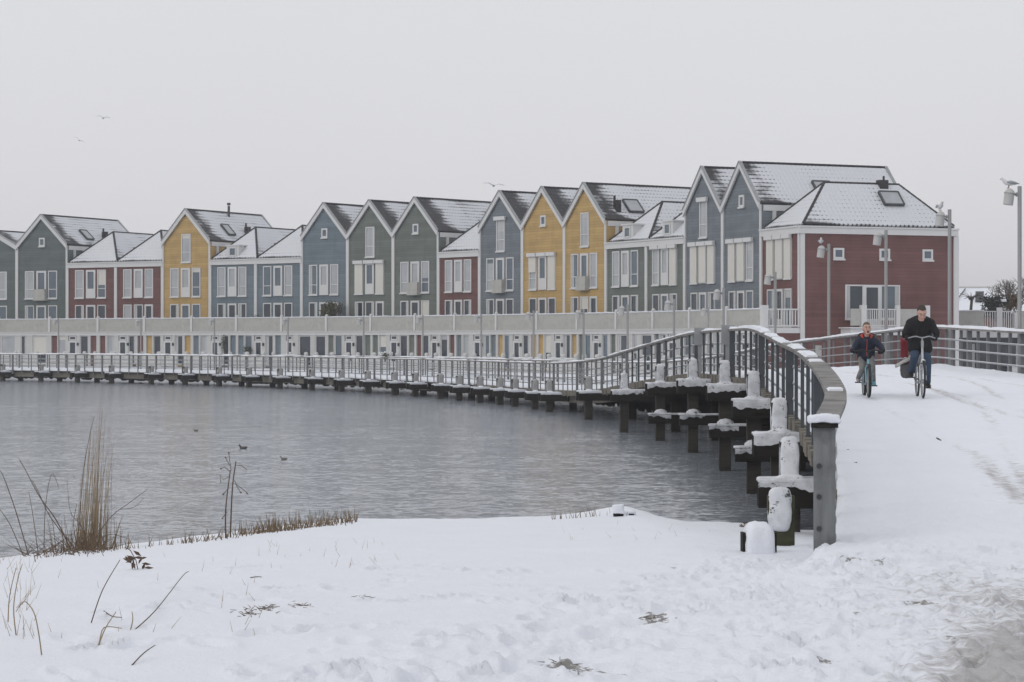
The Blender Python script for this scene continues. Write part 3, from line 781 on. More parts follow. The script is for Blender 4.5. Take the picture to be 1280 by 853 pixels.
# snow on the deck, trodden
def deck_snow():
    nc = 64; rows = [r for k, r in enumerate(ROWS)]
    A = ribbon(nc, 0, 0, .02, rows); X, Y, Z, T = A.T
    flat = sstep(0, .06, T)*sstep(1, .94, T)
    sl_ = .25*sstep(.1,.3,T)*sstep(.9,.7,T) + .14*sstep(30,24,Y)
    h = (.034*fbm(X, Y*1.2, 2.6, 4) + .014*fbm(X, Y, 7, 2))*np.interp(Y, [20,30,45], [1.2,1,.6]) + .03*fbm(X, Y, .9, 5) + .012*fbm(X, Y, 5, 2) - .02*np.abs(fbm(X+.3*Y, Y*.8, 1.6, 3))
    for k, tt in enumerate((.24,.31,.36,.43,.48,.55,.61,.70)):
        xt = tt + .05*np.sin(Y*.09+k*1.7) + .02*np.sin(Y*.31+k)
        h -= .028*np.exp(-((T-xt)/.010)**2)*(.4+.6*sstep(-.3,.2,vnoise(Y*.35, Y*0+k*7.)))
        sl_ = sl_ + .42*np.exp(-((T-xt)/.012)**2)*sstep(-.3,.3,vnoise(Y*.3, Y*0+k*5.))
    # snow banked up by the rails
    h += .10*np.exp(-((T-.985)/.03)**2)*(.7+.6*vnoise(X*.8, Y*.8)) + .05*np.exp(-((T-.03)/.035)**2)*(.6+.8*vnoise(X*1.1, Y*1.1))
    h += .05*np.sin(np.pi*T)*sstep(30, 50, Y)*sstep(100, 80, Y)
    zz = Z + h + .01
    zz += np.where(Y < 24.5, -.12*sstep(24.3, 21.5, Y), 0)
    vs = np.stack([X, Y, zz], 1); nr = len(rows)
    B = vs.reshape(nr, nc, 3)
    lo = B[:, [0, -1]].copy(); lo[:, :, 2] = Z.reshape(nr, nc)[:, [0, -1]] - .055
    allv = np.concatenate([lo[:, :1], B, lo[:, 1:]], 1) - np.array(BO)
    me = bpy.data.meshes.new('snow_cover'); me.from_pydata(allv.reshape(-1,3).tolist(), [], grid_faces(nr, nc+2)); me.shade_smooth()
    o = bpy.data.objects.new('snow_cover', me); COL.objects.link(o); o.parent = BR; me.materials.append(snow_mat('deck_snow', dirt=True, scale=.6))
    at = me.attributes.new('slush', 'FLOAT', 'POINT'); full = np.concatenate([sl_.reshape(nr,nc)[:,:1], sl_.reshape(nr,nc), sl_.reshape(nr,nc)[:,-1:]], 1); at.data.foreach_set('value', full.reshape(-1).astype(np.float32))
deck_snow()

# dark wall added under the deck so the shaded space reads black
shade_wall = MB(); shade_wall_line = offset(resample(LEFT[(LEFT[:,1] > 24.5)], .32), 2.75); bt_ = tangents(shade_wall_line); vs = []; fs = []
for p, t_ in zip(shade_wall_line, bt_):
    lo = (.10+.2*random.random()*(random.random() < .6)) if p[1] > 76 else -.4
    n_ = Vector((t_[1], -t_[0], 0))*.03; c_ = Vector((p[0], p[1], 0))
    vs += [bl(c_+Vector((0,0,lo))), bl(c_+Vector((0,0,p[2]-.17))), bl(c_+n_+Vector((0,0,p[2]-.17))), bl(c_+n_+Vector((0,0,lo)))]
for k in range(len(shade_wall_line)-1):
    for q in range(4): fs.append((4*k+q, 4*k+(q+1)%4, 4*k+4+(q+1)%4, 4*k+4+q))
shade_wall.add(vs, fs).build('boarding', M['beam'], BR)  # this boarding is an added backing for darkness, not a known bridge part

# railings ----------------------------------------------------------------
def board_along(P, wd, z0, z1, name, mat, parent, jitter=0, keep=None, smooth=False, side=0.):
    """flat board following curve P (x,y,z)"""
    tt = tangents(P); vs = []; fs = []; ok = []
    for i, (p, t) in enumerate(zip(P, tt)):
        hgt = z1(i) if callable(z1) else z1
        w_ = wd*(.82+.3*rng.random()) if jitter else wd
        n = Vector((t[1], -t[0], 0))*w_/2; c = Vector(p) + Vector((t[1], -t[0], 0))*side
        vs += [bl(c-n+Vector((0,0,z0))), bl(c+n+Vector((0,0,z0))), bl(c+n*(.7 if jitter else 1)+Vector((0,0,hgt))), bl(c-n*(.7 if jitter else 1)+Vector((0,0,hgt)))]
    def runs():
        k = [True]*len(P) if keep is None else keep; a = None
        for i in range(len(P)+1):
            if i < len(P) and k[i]:
                if a is None: a = i
            elif a is not None:
                if i-a > 1: yield a, i-1
                a = None
    for a, b in runs():
        for i in range(a, b):
            o = i*4
            for k in range(4): fs.append((o+k, o+(k+1)%4, o+4+(k+1)%4, o+4+k))
        fs += [(a*4+3,a*4+2,a*4+1,a*4), tuple(b*4+k for k in range(4))]
    return MB().add(vs, fs).build(name, mat, parent, smooth)
def railing(P, inside, hw, label, snowkeep, ymin=0, gap=1.6, upm='steel'):
    top = P.copy(); top[:, 2] += RH
    Q = resample(top, 1.0)
    hr = board_along(resample(top, .35), hw, -.055, 0., 'railing', M['rail'], BR); hr.name = 'railing'; hr['label'] = label
    S = resample(top, .18); n1 = vnoise(S[:,0]*1.3+3, S[:,1]*1.3); n2 = vnoise(S[:,0]*4, S[:,1]*4)
    hs_ = [snowkeep(p, a) + .28*b_ for p, a, b_ in zip(S, n1, n2)]; keep = [h_ > .02 for h_ in hs_]
    board_along(S, hw*.86, .0015, lambda i: .006+.075*min(max(hs_[i],0),1)**.7, 'snow_strip', M['snow'], hr, 1, keep, True)['kind'] = 'stuff'
    # three thin wires / rods
    rod = MB(); 
    for fz in (.31, .55, .79):
        pts = Q.copy(); pts[:, 2] -= fz*RH
        rod.tube([bl(p) for p in pts], .022, 6)
    rod.build('rod', M['galv'], hr)
    # rod snow is only a thin white line: separate light strip
    sp = MB()
    for fz in (.31, .55, .79):
        pts = Q[Q[:,1] < 70].copy(); pts[:, 2] -= fz*RH - .021
        sp.tube([bl(p) for p in pts], .011, 5)
    sp.build('rod_snow', M['snow'], hr)
    # uprights
    Un = resample(P[P[:,1] < 76], gap); Uf = resample(P[P[:,1] >= 76], 1.08); U = np.concatenate([Un, Uf[1:]]); tt = tangents(U); order = []
    for i, (p, t) in enumerate(zip(U, tt)):
        if i == 0 and ymin == 0: continue
        big = i % 5 == 0
        order.append((Vector(p).length if True else 0, p, t, big))
    order = [o for o in order if o[1][1] > ymin]
    order.sort(key=lambda o: o[0]); extra = MB()
    for k, (_, p, t, big) in enumerate(order):
        c = Vector(p); a = (.13 if big else (.055 if upm == 'steel' else .075)); b = .13 if big else .075
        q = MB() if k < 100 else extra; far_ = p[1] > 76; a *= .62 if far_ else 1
        n = Vector((t[1], -t[0], 0)); c0 = c - n*inside
        if k < 100:
            q.bar((0,0,-.30), (0,0,RH-.058), a, b, Vector((t[0],t[1],0)))
            o = q.build('baluster', M['steelhazed' if far_ else upm], hr); o.location = bl(c0)
        else: q.bar(bl(c0+Vector((0,0,-.30))), bl(c0+Vector((0,0,RH-.058))), a, b, Vector((t[0],t[1],0)))
    if extra.v: tag(extra.build('baluster', M['steelhazed'], hr), kind='stuff')
    return hr
Lr = LEFT[LEFT[:,1] > 21.3]
lr = railing(Lr, .06, .25, 'water-side railing with broad wooden handrail',
    lambda p, a: a + np.interp(p[1], [21,30,42,60,90], [-.12,.0,.3,.5,.22]))
Rr_ = RIGHT[RIGHT[:,1] > 34]
rr_ = railing(Rr_, -.06, .30, 'railing on the landward side', lambda p, a: a + np.interp(p[1],[80,100],[.75,.25]), ymin=0, gap=.92, upm='steelmid')
# massive end post with bolt holes
ep_ = MB(); p0 = Vector((3.05, 21.15, 0))
ep_.box(-.105,.105,-.12,.16,-.25,1.17)
eo = ep_.build('end_post', M['steelpost'] if 'steelpost' in M else M['galv'], BR); eo.location = bl((3.06,21.15,.98)); eo.rotation_euler = (R(-1.2),0,R(-7))
eo.data.materials[0] = M['endpost'] = wood('worn_post', (.17,.178,.182), .7, (7,7,.7), .55)
for zz in (.80,.50,.19):
    h = MB(); Mx = Matrix.Rotation(R(90), 3, 'X')
    h.lathe([(.026,-.004),(.026,.012),(.019,.013),(.019,-.003)], (-.055,-.12,zz), 10, Mx); h.lathe([(.018,-.006),(.018,.004)], (-.055,-.12,zz), 10, Mx)
    h.build('bolt_hole', M['darkmetal'], eo)
for k in range(6):
    MB().ell((.106,-.02+.05*(k%2),.95-.17*k),(.012,.03,.045),6,4).build('rivet', M['galv'], eo)
cp = MB().box(-.13,.13,-.16,.2,1.172,1.215); cp.build('cap', M['beam'], eo)
so = blob_box(-.16,.15,-.19,.22,1.216,1.30,.02,3); so.build('snow_cap', M['snow'], eo, True)

# trestles ----------------------------------------------------------------
def drape(mb, x0, x1, y, ztop, zmin, zmax, seed, n=40, th=.03):
    """snow plastered on a front face, torn lower edge"""
    rr = random.Random(seed); prev = None; lo = []
    v = rr.uniform(zmin, zmax)
    for k in range(n+1):
        v += rr.uniform(-.30,.30)*(zmax-zmin); v = min(max(v, zmin), zmax); lo.append(v)
    lo = [(lo[max(q-1,0)]+lo[q]*1.5+lo[min(q+1,n)])/3.5 for q in range(n+1)]
    vs = []; fs = []
    for k in range(n+1):
        x = x0+(x1-x0)*k/n
        for (yy, zz) in ((y+.004, ztop), (y-th, ztop-.01), (y-th*.8, (ztop+lo[k])/2), (y-.004, lo[k]), (y+.004, lo[k])): vs.append((x,yy,zz))
    for k in range(n):
        for j in range(4): fs.append((k*5+j, k*5+j+1, k*5+5+j+1, k*5+5+j))
    mb.add(vs, fs)
def trestle(c, ang, dz, near=0, second=False, seed=0, scale=1., piles=True):
    """c = plan position of the outer pile, ang = direction of the cross-beam under the deck, dz = deck height"""
    t = empty('trestle', bl((c[0], c[1], 0)), ang); t.parent = BR
    hw = .135*scale; top = dz+.40; bt = dz-.12; bh = .34
    MB().box(-hw,hw,-hw,hw,-1.2,top).build('pile', M['pile'], t)
    sn = 8 if near else 4
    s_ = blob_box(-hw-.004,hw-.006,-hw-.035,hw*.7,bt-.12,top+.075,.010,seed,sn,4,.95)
    s_.build('snow_cap', M['snowfine' if near else 'frost'], t, True)
    MB().box(-.42,4.2,-.16-hw,-hw-.002,bt-bh,bt).box(-.42,4.2,hw+.002,.16+hw,bt-bh,bt).build('crossbeam', M['beam'], t)
    sb = blob_box(-.43,1.0 if near else .5,-.17-hw,hw+.165,bt-.01,bt+.05,.012,seed+9,10 if near else 5); drape(sb, -.42, .6, -.16-hw, bt+.005, bt-bh*(.48 if near else .2), bt-.05, seed, th=.018)
    # drift against the foot of the pile top
    sb.ell((0,-hw-.02,bt+.03),(hw*(1.6 if near else 1.1),.09,.08),10,6)
    sb.build('beam_snow', M['snowfine' if near else 'snow'], t, True)
    if second:
        z2 = bt-.93
        MB().box(-.38,4.0,-.15-hw,-hw-.002,z2-.26,z2).build('lower_beam', M['beam'], t)
        s2 = blob_box(-.40,.8,-.17-hw,-hw+.04,z2+.002,z2+.06,.015,seed+4,5); drape(s2, -.38,.3,-.15-hw,z2,z2-.11,z2-.02,seed+5); s2.ell((0,-hw-.05,z2+.06),(hw*1.5,.1,.12),8,5)
        s2.build('beam_snow', M['snowfine'], t, True)
    MB().box(1.55,1.85,-hw,hw,-1.2,bt-.02).build('pile', M['beam'], t)
    return t
OFF = offset(LEFT, -.62); OT = tangents(OFF)
far_px = [-42,4,50,98,141,189,231,274,311,351,389,427.5,460,494,519,550,574,600,624,644,669,686,736]
fm = OFF[:,1] > 60; OP = 640+OFF[:,0]/OFF[:,1]*F
for k, x in enumerate(far_px):
    idx = np.where(fm)[0]; j = idx[np.argmin(np.abs(OP[idx]-x))]
    t = OT[j]; trestle(OFF[j], math.atan2(-t[0], t[1]), OFF[j,2], 0, False, k, 1.05)
near_t = [(780,71,0),(825,65,1),(866,58,1),(906,50,1),(942,42.5,1),(974,34.6,0),(987,28.6,0),]
for k, (x, Y, sec) in enumerate(near_t):
    X = (x-640)*Y/F; j = np.argmin(np.abs(LEFT[:,1]-Y)+ (LEFT[:,1]>90)*1e3); t = tangents(LEFT)[j]
    dz = float(deck_z(Y)); top = dz+.40
    # keep the pile tops of the photo
    want = {780:466,825:455,866:448,906:450,942:463,974:497,987:545,976:612}[x]
    zt = CAM-(want-426.5)*Y/F; dz = zt-.48
    tr_ = trestle((X, Y), math.atan2(-t[0], t[1])*.8, dz, 1, bool(sec), 40+k, 1.0)
# short bank pile and the low snow-buried stub in front of it
st = empty('stub_pile', bl((2.52,22.0,0)), R(4)); st.parent = BR
MB().box(-.175,-.148,-.02,.12,.3,1.05).box(.148,.175,-.02,.12,.3,1.05).build('pile', M['beam'], st)
blob_box(-.15,.15,-.12,.22,.45,1.15,.02,77,9,4,.95).build('snow_cap', M['snow'], st, True)
mz = empty('stub_pile', bl((2.93,23.5,0)), R(-4)); mz.parent = BR
MB().box(-.145,.145,0,.22,.2,1.31).build('pile', M['mossy'], mz)
blob_box(-.14,.11,-.05,.2,.93,1.40,.014,61,8,4,.95).build('snow_cap', M['snowfine'], mz, True)

# square sign backs on the water-side rail
for k, (x, y, Y) in enumerate(((876,412,60.5),(915.5,409,54.2))):
    j = np.argmin(np.abs(LEFT[:,1]-Y)); p = Vector(LEFT[j]); 
    s = empty('sign_board', (p.x-.12, p.y-.02, p.z), 0, ['grey sign back fixed to the railing above the paler trestle, further from the bank','grey sign back fixed to the railing at the crest of the bridge'][k], 'sign')
    MB().box(-.16,.16,-.15,-.11,.78,1.27).build('board', M['galv'], s)
    MB().box(-.05,.05,-.105,-.05,-.5,1.2).build('bracket', M['galv'], s)
p = RIGHT[np.argmin(np.abs((640+RIGHT[:,0]/RIGHT[:,1]*F)-1021)+(RIGHT[:,1]<60)*1e3)]
s = empty('sign_board', (p[0], p[1]-.2, p[2]), 0, 'small white notice fixed under the snowy handrail beyond the crest', 'sign')
MB().box(-.11,.11,-.02,.02,.35,.95).build('board', M['lampwhite'], s); MB().box(-.03,.03,.023,.08,.3,.9).build('bracket', M['galv'], s)

# ------------------------------------------------------------------ lamp posts
LO = offset(RIGHT, .35); LP = 640+LO[:,0]/LO[:,1]*F
def lamp(x, ytop, label, Yover=None, head=True):
    if Yover: p = Vector(((x-640)*Yover/F, Yover, float(deck_z(Yover))-.2))
    else:
        idx = np.where(LO[:,1] > 49)[0]; j = idx[np.argmin(np.abs(LP[idx]-x))]; p = Vector(LO[j]); p.x = (x-640)*p.y/F
    zt = CAM-(ytop-426.5)*p.y/F; h = zt-p.z
    o = empty('street_lamp', p, 0, label, 'street lamp', 'lamp posts along the footbridge and quay')
    MB().tube([(0,0,-.8),(0,0,h)], .055, 10).build('pole', M['lamppole'], o)
    sl = MB(); Mx = Matrix.Rotation(R(8), 3, 'Y')
    sl.lathe([(.135,-.30),(.135,-.02),(.14,.0),(.14,.03),(.12,.07),(.075,.12),(.02,.14)], (-.27,0,h-.20), 14, Mx)
    so_ = sl.build('lamp_shade', M['lampwhite'], o, True)
    MB().lathe([(.15,-.035),(.15,-.015)], (-.27,0,h-.17), 14, Mx).build('collar', M['galv'], so_)
    MB().tube([(-.13,0,h-.22),(0.0,0,h-.22)], .03, 8).tube([(-.1,0,h-.22),(-.07,0,h-.22)], .06, 8).build('bracket', M['galv'], o)
    return o, p + Vector((-.29,0,h-.05))
M['lamppole'] = plain('lamp_pole_grey', (.30,.30,.30), .5, .12, 2)
LAMPS = [(73,398,'in front of the gabled green house with a skylight'),(176,399,'in front of the second low red house, by the yellow gable'),(268,398,'in front of the low blue house with dormer'),
 (360,397,'in front of the low blue house without dormer'),(454.5,396,'in front of the green gable with cream shutters'),(528.5,394,'in front of the green gable with a small attic window'),
 (601.5,392,'between the single low red house and the blue gable'),(667,388.5,'in front of the yellow gable with cream shutters'),(729.5,386.5,'in front of the yellow gable with tall attic window'),
 (784.5,381,'in front of the low green house without shutters'),(842.5,374,'in front of the low green house with a closed cream shutter'),(904.5,360,'below the join of the two blue grey gables'),
 (969,340,'beside the terrace palm at the corner of the red end house')]
LT = {}
for x, y, lab in LAMPS: LT[x] = lamp(x, y, 'grey lamp post ' + lab)
LT[885] = lamp(885.5, 384, 'short grey lamp post in front of the blue grey gable with closed shutters', 120)
for x, y, lab in ((1036,305,'grey lamp post with gull on its head before the dark red side wall'),(1107.5,288,'grey lamp post with bare head before the middle of the dark red side wall'),
                  (1187,262,'grey lamp post with a gull beside the far corner of the red house'),(1274.5,233,'large nearest grey lamp post standing clear against the sky with gull on top')):
    LT[x] = lamp(x, y, lab)

# ------------------------------------------------------------------ gulls and ducks
M['gullwhite'] = plain('gull_white', (.66,.66,.66), .7, .06, 9); M['gullgrey'] = plain('gull_grey', (.34,.36,.38), .7, .1, 9)
M['beak'] = plain('dark_red_beak', (.16,.05,.03), .5)
def gull(p, rz, label, side=True, s=1.):
    o = empty('gull', p, rz, label, 'gull')
    b = MB(); pts = [(-.20,0,.10),(-.12,0,.115),(-.02,0,.125),(.07,0,.145),(.12,0,.185),(.15,0,.225),(.17,0,.238),(.195,0,.232)]
    b.tube([(x*s,y*s,z*s) for x,y,z in pts], [.012*s,.04*s,.068*s,.066*s,.045*s,.042*s,.04*s,.014*s], 12)
    bo = b.build('body', M['gullwhite'], o, True)
    for sy in (1,-1):
        w_ = MB(); w_.tube([(.06*s,sy*.06*s,.15*s),(-.04*s,sy*.068*s,.15*s),(-.16*s,sy*.045*s,.13*s),(-.27*s,sy*.02*s,.105*s)],[.02*s,.042*s,.03*s,.006*s],8); w_.build('wing', M['gullgrey'], o, True)
        MB().tube([(0,sy*.025*s,0),(.0,sy*.028*s,.08*s)],.008*s,5).tube([(.0,sy*.025*s,.004),(.045*s,sy*.03*s,.004)],.008*s,5).build('leg', M['beak'], o)
        MB().ell((.18*s,sy*.032*s,.245*s),(.007*s,.006*s,.007*s),6,4).build('eye', M['darkmetal'], o)
    MB().tube([(.195*s,0,.23*s),(.235*s,0,.222*s)],[.012*s,.003*s],6).build('beak', M['beak'], o)
gull(LT[1274.5][1], R(178), 'grey gull standing side-on on the nearest lamp head', s=1.05)
gull(LT[1187][1], R(-80), 'white gull on the lamp by the far corner of the red house', s=1.05)
gull(LT[1036][1], R(-95), 'white gull on the lamp before the dark red side wall', s=1.0)
def flyer(x, y, Y, label, span=1.0, roll=0):
    o = empty('flying_gull', px(x, y, Y), R(20), label, 'gull')
    MB().tube([(-.2,0,0),(-.08,0,0),(.08,0,.01),(.2,0,.02)],[.02,.06,.06,.02],8).build('body', M['gullgrey'], o, True)
    for sy in (1,-1):
        q = MB(); a = [Vector((.05,sy*.04,.02)),Vector((.07,sy*.28*span,.13)),Vector((-.03,sy*.6*span,.08))]
        for u, v, c0, c1 in ((a[0],a[1],.15,.13),(a[1],a[2],.13,.03)):
            d = Vector((-1,0,0)); n = Vector((0,0,.008))
            q.add([u+n,v+n,v+d*c1+n,u+d*c0+n,u-n,v-n,v+d*c1-n,u+d*c0-n],[(0,1,2,3),(7,6,5,4),(0,4,5,1),(1,5,6,2),(2,6,7,3),(3,7,4,0)])
        q.build('wing', M['gullgrey'], o)
    o.rotation_euler = (R(roll), 0, R(100)); return o
flyer(129,148,150,'small gull gliding in the sky, the higher of two above the green gable', .8, 8)
flyer(99,176,190,'tiny gull in the sky, the lower of two above the green gable', .8, 30)
flyer(617,232.5,118,'gull gliding just above the roof of the single low red house', 1.0, 5)
M['duckdark'] = plain('duck_dark', (.035,.03,.03), .6); M['duckgrey'] = plain('duck_grey', (.20,.185,.17), .7, .3, 12)
def duck(x, y, mat, label, rz, s=1.):
    Y = CAM*F/(y-426.5); o = empty('duck', ((x-640)*Y/F, Y, 0), rz, label, 'duck')
    b = MB(); b.tube([(-.24*s,0,.11*s),(-.16*s,0,.07*s),(0,0,.05*s),(.12*s,0,.06*s),(.17*s,0,.12*s),(.185*s,0,.19*s),(.22*s,0,.205*s),(.25*s,0,.20*s)],[.01*s,.06*s,.1*s,.085*s,.045*s,.042*s,.042*s,.02*s],10)
    b.build('body', mat, o, True)
    MB().tube([(.25*s,0,.2*s),(.31*s,0,.19*s)],[.02*s,.01*s],6).build('beak', M['beak'], o)
    for sy in (1,-1): MB().ell((-.02*s,sy*.075*s,.09*s),(.15*s,.03*s,.055*s),8,5).build('wing', M['duckgrey'], o, True)
duck(304,561,M['duckdark'],'dark duck swimming on the lake above the bare sapling',R(175),.5)
duck(245,539,M['duckgrey'],'grey duck farthest out on the lake, left of the dark duck',R(160),.4)
duck(355,575,M['duckgrey'],'pale grey duck on the lake right of the bare sapling',R(170),.4)

# ------------------------------------------------------------------ garden walls along the quay in front of the houses
short = {0:'farthest green gable',1:'green gable with skylight',2:'first low red house',3:'second low red house',4:'lone yellow gable',5:'low blue house with dormer',6:'low blue house without dormer',
 7:'blue gable beside the green pair',8:'green gable with cream shutters',9:'green gable with small attic window',10:'single low red house',11:'blue gable left of the yellow pair',12:'yellow gable with cream shutters',
 13:'yellow gable with tall attic window',14:'low green house without shutters',15:'low green house with a closed shutter',16:'blue grey gable with closed shutters',17:'blue grey gable next to the red end house',18:'red end house front'}
for i in range(len(HS)):
    P0, P1 = fac(HS[i][0]), fac(HS[i][1]); d = P1-P0; W = d.length
    o = empty('garden_wall', house_pt(i, 0, 6.6), math.atan2(d.y, d.x), 'low pale boarded garden wall before the '+short[i], 'garden wall', 'low garden walls along the quay'); o['kind'] = 'thing'
    for a, b in ((.05,.40),(.62,.97)):
        q = MB()
        for k in range(5): q.box(a*W,b*W,-.05,.05,.06+k*.19,.06+k*.19+.165)
        q.build('boarding', M['white2'], o); blob_box(a*W,b*W,-.07,.07,.985,1.03,.015,i,6).build('snow_strip', M['snow'], o, True)
        for u in (a, b):
            MB().lathe([(.15,0),(.15,1.1),(.17,1.11),(.17,1.2),(.12,1.27),(.02,1.30)], (u*W,0,0), 10).build('post', M['white2'], o, True)

# ------------------------------------------------------------------ terraced building to the right of the red house
PB = Vector(((1188-640)*139.2/F, 139.2, GZ)); PD = (fac(1000)-fac(952)).normalized()
rzp = R(-4)
tb = empty('terrace_building', PB, rzp, 'long low building with dark glazing and fenced white terrace right of the red house', 'building')
LN = 26.
MB().box(0,LN,0,14,0,TS-.02).build('wall', plain('slate_wall', (.06,.068,.08), .6, .2, 1), tb)
te = MB().box(-.1,LN,-.35,14,TS-.25,TF-.1).build('terrace', M['white'], tb)
for k in range(18):
    u = .35+k*1.42; w_ = window_unit(tb, u, u+1.3, .25, TS-.55, 'pane', y=-.01, frame='steel', sill=False, name='window')
f = MB(); f.box(.05,2.1,-.3,-.24,TF,TT+.0); f.build('fence_panel', M['panel'], te)
pk = MB()
for k in range(5): pk.box(2.15+k*.155,2.2+k*.155,-.3,-.25,TF+.05,TT-.06)
pk.box(2.1,2.9,-.31,-.23,TT-.057,TT).box(2.1,2.9,-.31,-.23,TF,TF+.047)
pk2 = MB()
for k in range(5): pk2.box(3.35+k*.14,3.4+k*.14,-.3,-.25,TF+.05,TT-.06)
pk2.box(3.27,4.0,-.31,-.23,TT-.057,TT).box(3.27,4.0,-.31,-.23,TF,TF+.047); pk.build('picket_fence', M['white'], te); pk2.build('picket_fence', M['white'], te)
MB().box(2.91,3.26,-.36,-.1,TF,TT+.22).build('fence_post', M['white'], te)
MB().box(4.02,4.3,-.36,-.1,TF,TT-.1).build('fence_post', M['white'], te); MB().box(4.4,20,-.3,-.24,TF,TT).build('fence_panel', M['panel'], te)
blob_box(.05,2.1,-.36,-.2,TT+.002,TT+.06,.02,5,8).build('snow_strip', M['snow'], te, True)
for k, (u, wv) in enumerate(((3.0,2.2),(6.5,1.6),(9.0,2.2))):
    o = empty('garden_wall', PB+Vector((u,-3.2,-.35)), 0, ['left','middle','right'][k]+' low white wall in front of the dark glazing beyond the railing' , 'garden wall'); o['kind'] = 'thing'
    MB().box(0,wv,0,.3,0,.85).build('wall', M['white'], o); blob_box(-.02,wv+.02,-.05,.35,.852,.95,.02,k,5).build('snow_strip', M['snow'], o, True)

# houses behind, with snow-covered roofs
def bg_house(x0, x1, ye, yr, Y, depth, label, wallc, hip=0.):
    a = px(x0, ye, Y); b = px(x1, ye, Y); r = px(x0, yr, Y+depth)
    o = empty('snow_roofed_house', (a.x, Y, GZ), 0, label, 'house'); W = b.x-a.x; ze = a.z-GZ; zr = r.z-GZ
    MB().box(.2,W-.2,.3,2*depth-.3,0,ze).build('wall', wallc, o)
    rf = MB(); rf.prism([(-.3,ze-.15),(depth,zr),(2*depth+.3,ze-.15)], lambda y,z: (0,y,z), lambda y,z: (W,y,z))
    ro = rf.build('roof', M['bgsnow'], o); MB().box(-.02,W+.02,-.42,-.303,ze-.42,ze-.12).build('gutter', M['darkmetal'], ro)
    MB().tube([(0,depth,zr+.03),(W,depth,zr+.03)],.1,6).build('ridge_tiles', M['white2'], ro)
    return o, ze, zr, W
M['bgsnow'] = snow_mat('roof_snow', scale=.1); M['brick'] = plain('brown_brick', (.16,.085,.07), .8, .2, 6)
o, ze, zr, W = bg_house(1189,1262,392,360,176,7.5,'house with a wide snowy roof behind the fenced terrace', M['brick'])
# cross gable with dark roof edge and a tilted roof window on the slope
s = (zr-ze)/7.5
sk = MB(); sk.bar((2.9,.5,ze+.5*s+.1),(1.1,-.4,ze-.4*s+.1),.05,.08); sk.bar((1.05,3.2,ze+3.2*s+.1),(2.6,6.9,ze+6.9*s+.1),.06,.08); sk.build('verge', M['darkmetal'], o)
f = MB().add([(2.65,3.2,ze+3.2*s+.15),(3.35,3.2,ze+3.2*s+.15),(3.6,4.3,ze+4.3*s+.6),(2.9,4.3,ze+4.3*s+.6),(2.65,3.2,ze+3.2*s),(3.35,3.2,ze+3.2*s),(3.6,4.3,ze+4.3*s),(2.9,4.3,ze+4.3*s)],
   [(0,1,2,3),(7,6,5,4),(0,4,5,1),(1,5,6,2),(2,6,7,3),(3,7,4,0)]).build('roof_window', M['darkmetal'], o)
bg_house(1256,1330,390,370,165,5,'brown house partly hidden behind the nearest lamp post', M['brick'])

# ------------------------------------------------------------------ trees and shrubs
def branch_tree(name, base, h, label, cat, levels=5, spread=.55, mat=None, r0=.12, seed=1, first=.35, twig=1., n0=5):
    rr = random.Random(seed); o = empty(name, base, 0, label, cat); tr = MB(); cr = MB()
    tr.tube([(0,0,-.2),(.02,0,h*first*.5),(0,.03,h*first)], [r0*1.15,r0,r0*.8], 8)
    def grow(p, d, l, r, lev):
        pts = [p]; q = p
        for k in range(3):
            d = (d + Vector((rr.uniform(-1,1),rr.uniform(-1,1),rr.uniform(-.4,.7)))*.22).normalized(); q = q + d*l/3; pts.append(q)
        cr.tube(pts, [r, r*.9, r*.75, r*.6], 5 if lev < 2 else 3, cap=False)
        if lev >= levels: return
        for k in range(3 if lev < 3 else 2):
            a = rr.uniform(0, 6.28); s = Vector((math.cos(a), math.sin(a), rr.uniform(-.1,.7)))
            grow(pts[rr.choice((2,3,3))], (d + s*spread*1.6).normalized(), l*rr.uniform(.62,.8), max(r*.58, .006*twig), lev+1)
    for k in range(n0):
        a = 6.28*k/n0+rr.uniform(-.4,.4); grow(Vector((0,.03,h*first*rr.uniform(.75,1))), Vector((math.cos(a)*spread, math.sin(a)*spread, 1)).normalized(), h*.28, r0*.55, 0)
    tr.build('trunk', mat, o, True); cr.build('crown', mat, o); return o
M['bark'] = plain('bare_bark', (.10,.09,.08), .9, .3, 8); M['bark2'] = plain('grey_bark', (.07,.06,.055), .9, .3, 8)
branch_tree('bare_tree', px(1271,440,156), 5.6, 'tall bare tree behind the nearest lamp post', 'tree', 5, .5, M['bark'], .10, 4, .22, 3.0, 6)
# pollarded young tree on the terrace
pt = empty('pollard_tree', px(1213,397,158), 0, 'small bare pollarded tree with a knobbly head against the snowy roof', 'tree')
MB().tube([(0,0,-1.6),(.04,0,.6),(.1,0,1.3)],[.13,.11,.10],8).build('trunk', M['bark2'], pt, True)
c = MB(); rr = random.Random(3); c.ell((.06,0,1.4),(.22,.2,.16),8,6)
for k in range(34):
    a = rr.uniform(0,6.28); e = rr.uniform(-.1,1); l = rr.uniform(.45,1.05); d = Vector((math.cos(a),math.sin(a)*.8,e*.6)).normalized()
    c.tube([(.06,0,1.42), Vector((.06,0,1.42))+d*l*.5+Vector((0,0,.04)), Vector((.06,0,1.42))+d*l],[.018,.012,.007],4)
c.tube([(.1,0,1.35),(.5,.1,1.65),(1.0,.1,1.5),(1.45,.1,1.38)],[.04,.035,.03,.015],5); c.build('crown', M['bark2'], pt)
M['leafdark'] = plain('dark_evergreen', (.018,.026,.022), .8, .5, 7); M['leafolive'] = plain('olive_leaf', (.085,.085,.035), .7, .4, 6); M['leafpalm'] = plain('palm_leaf', (.035,.045,.025), .6, .4, 6)
M['leafbrown'] = plain('brown_leaf', (.13,.085,.05), .8, .4, 6); M['leafgreen'] = plain('dull_green_leaf', (.06,.075,.045), .7, .4, 6)
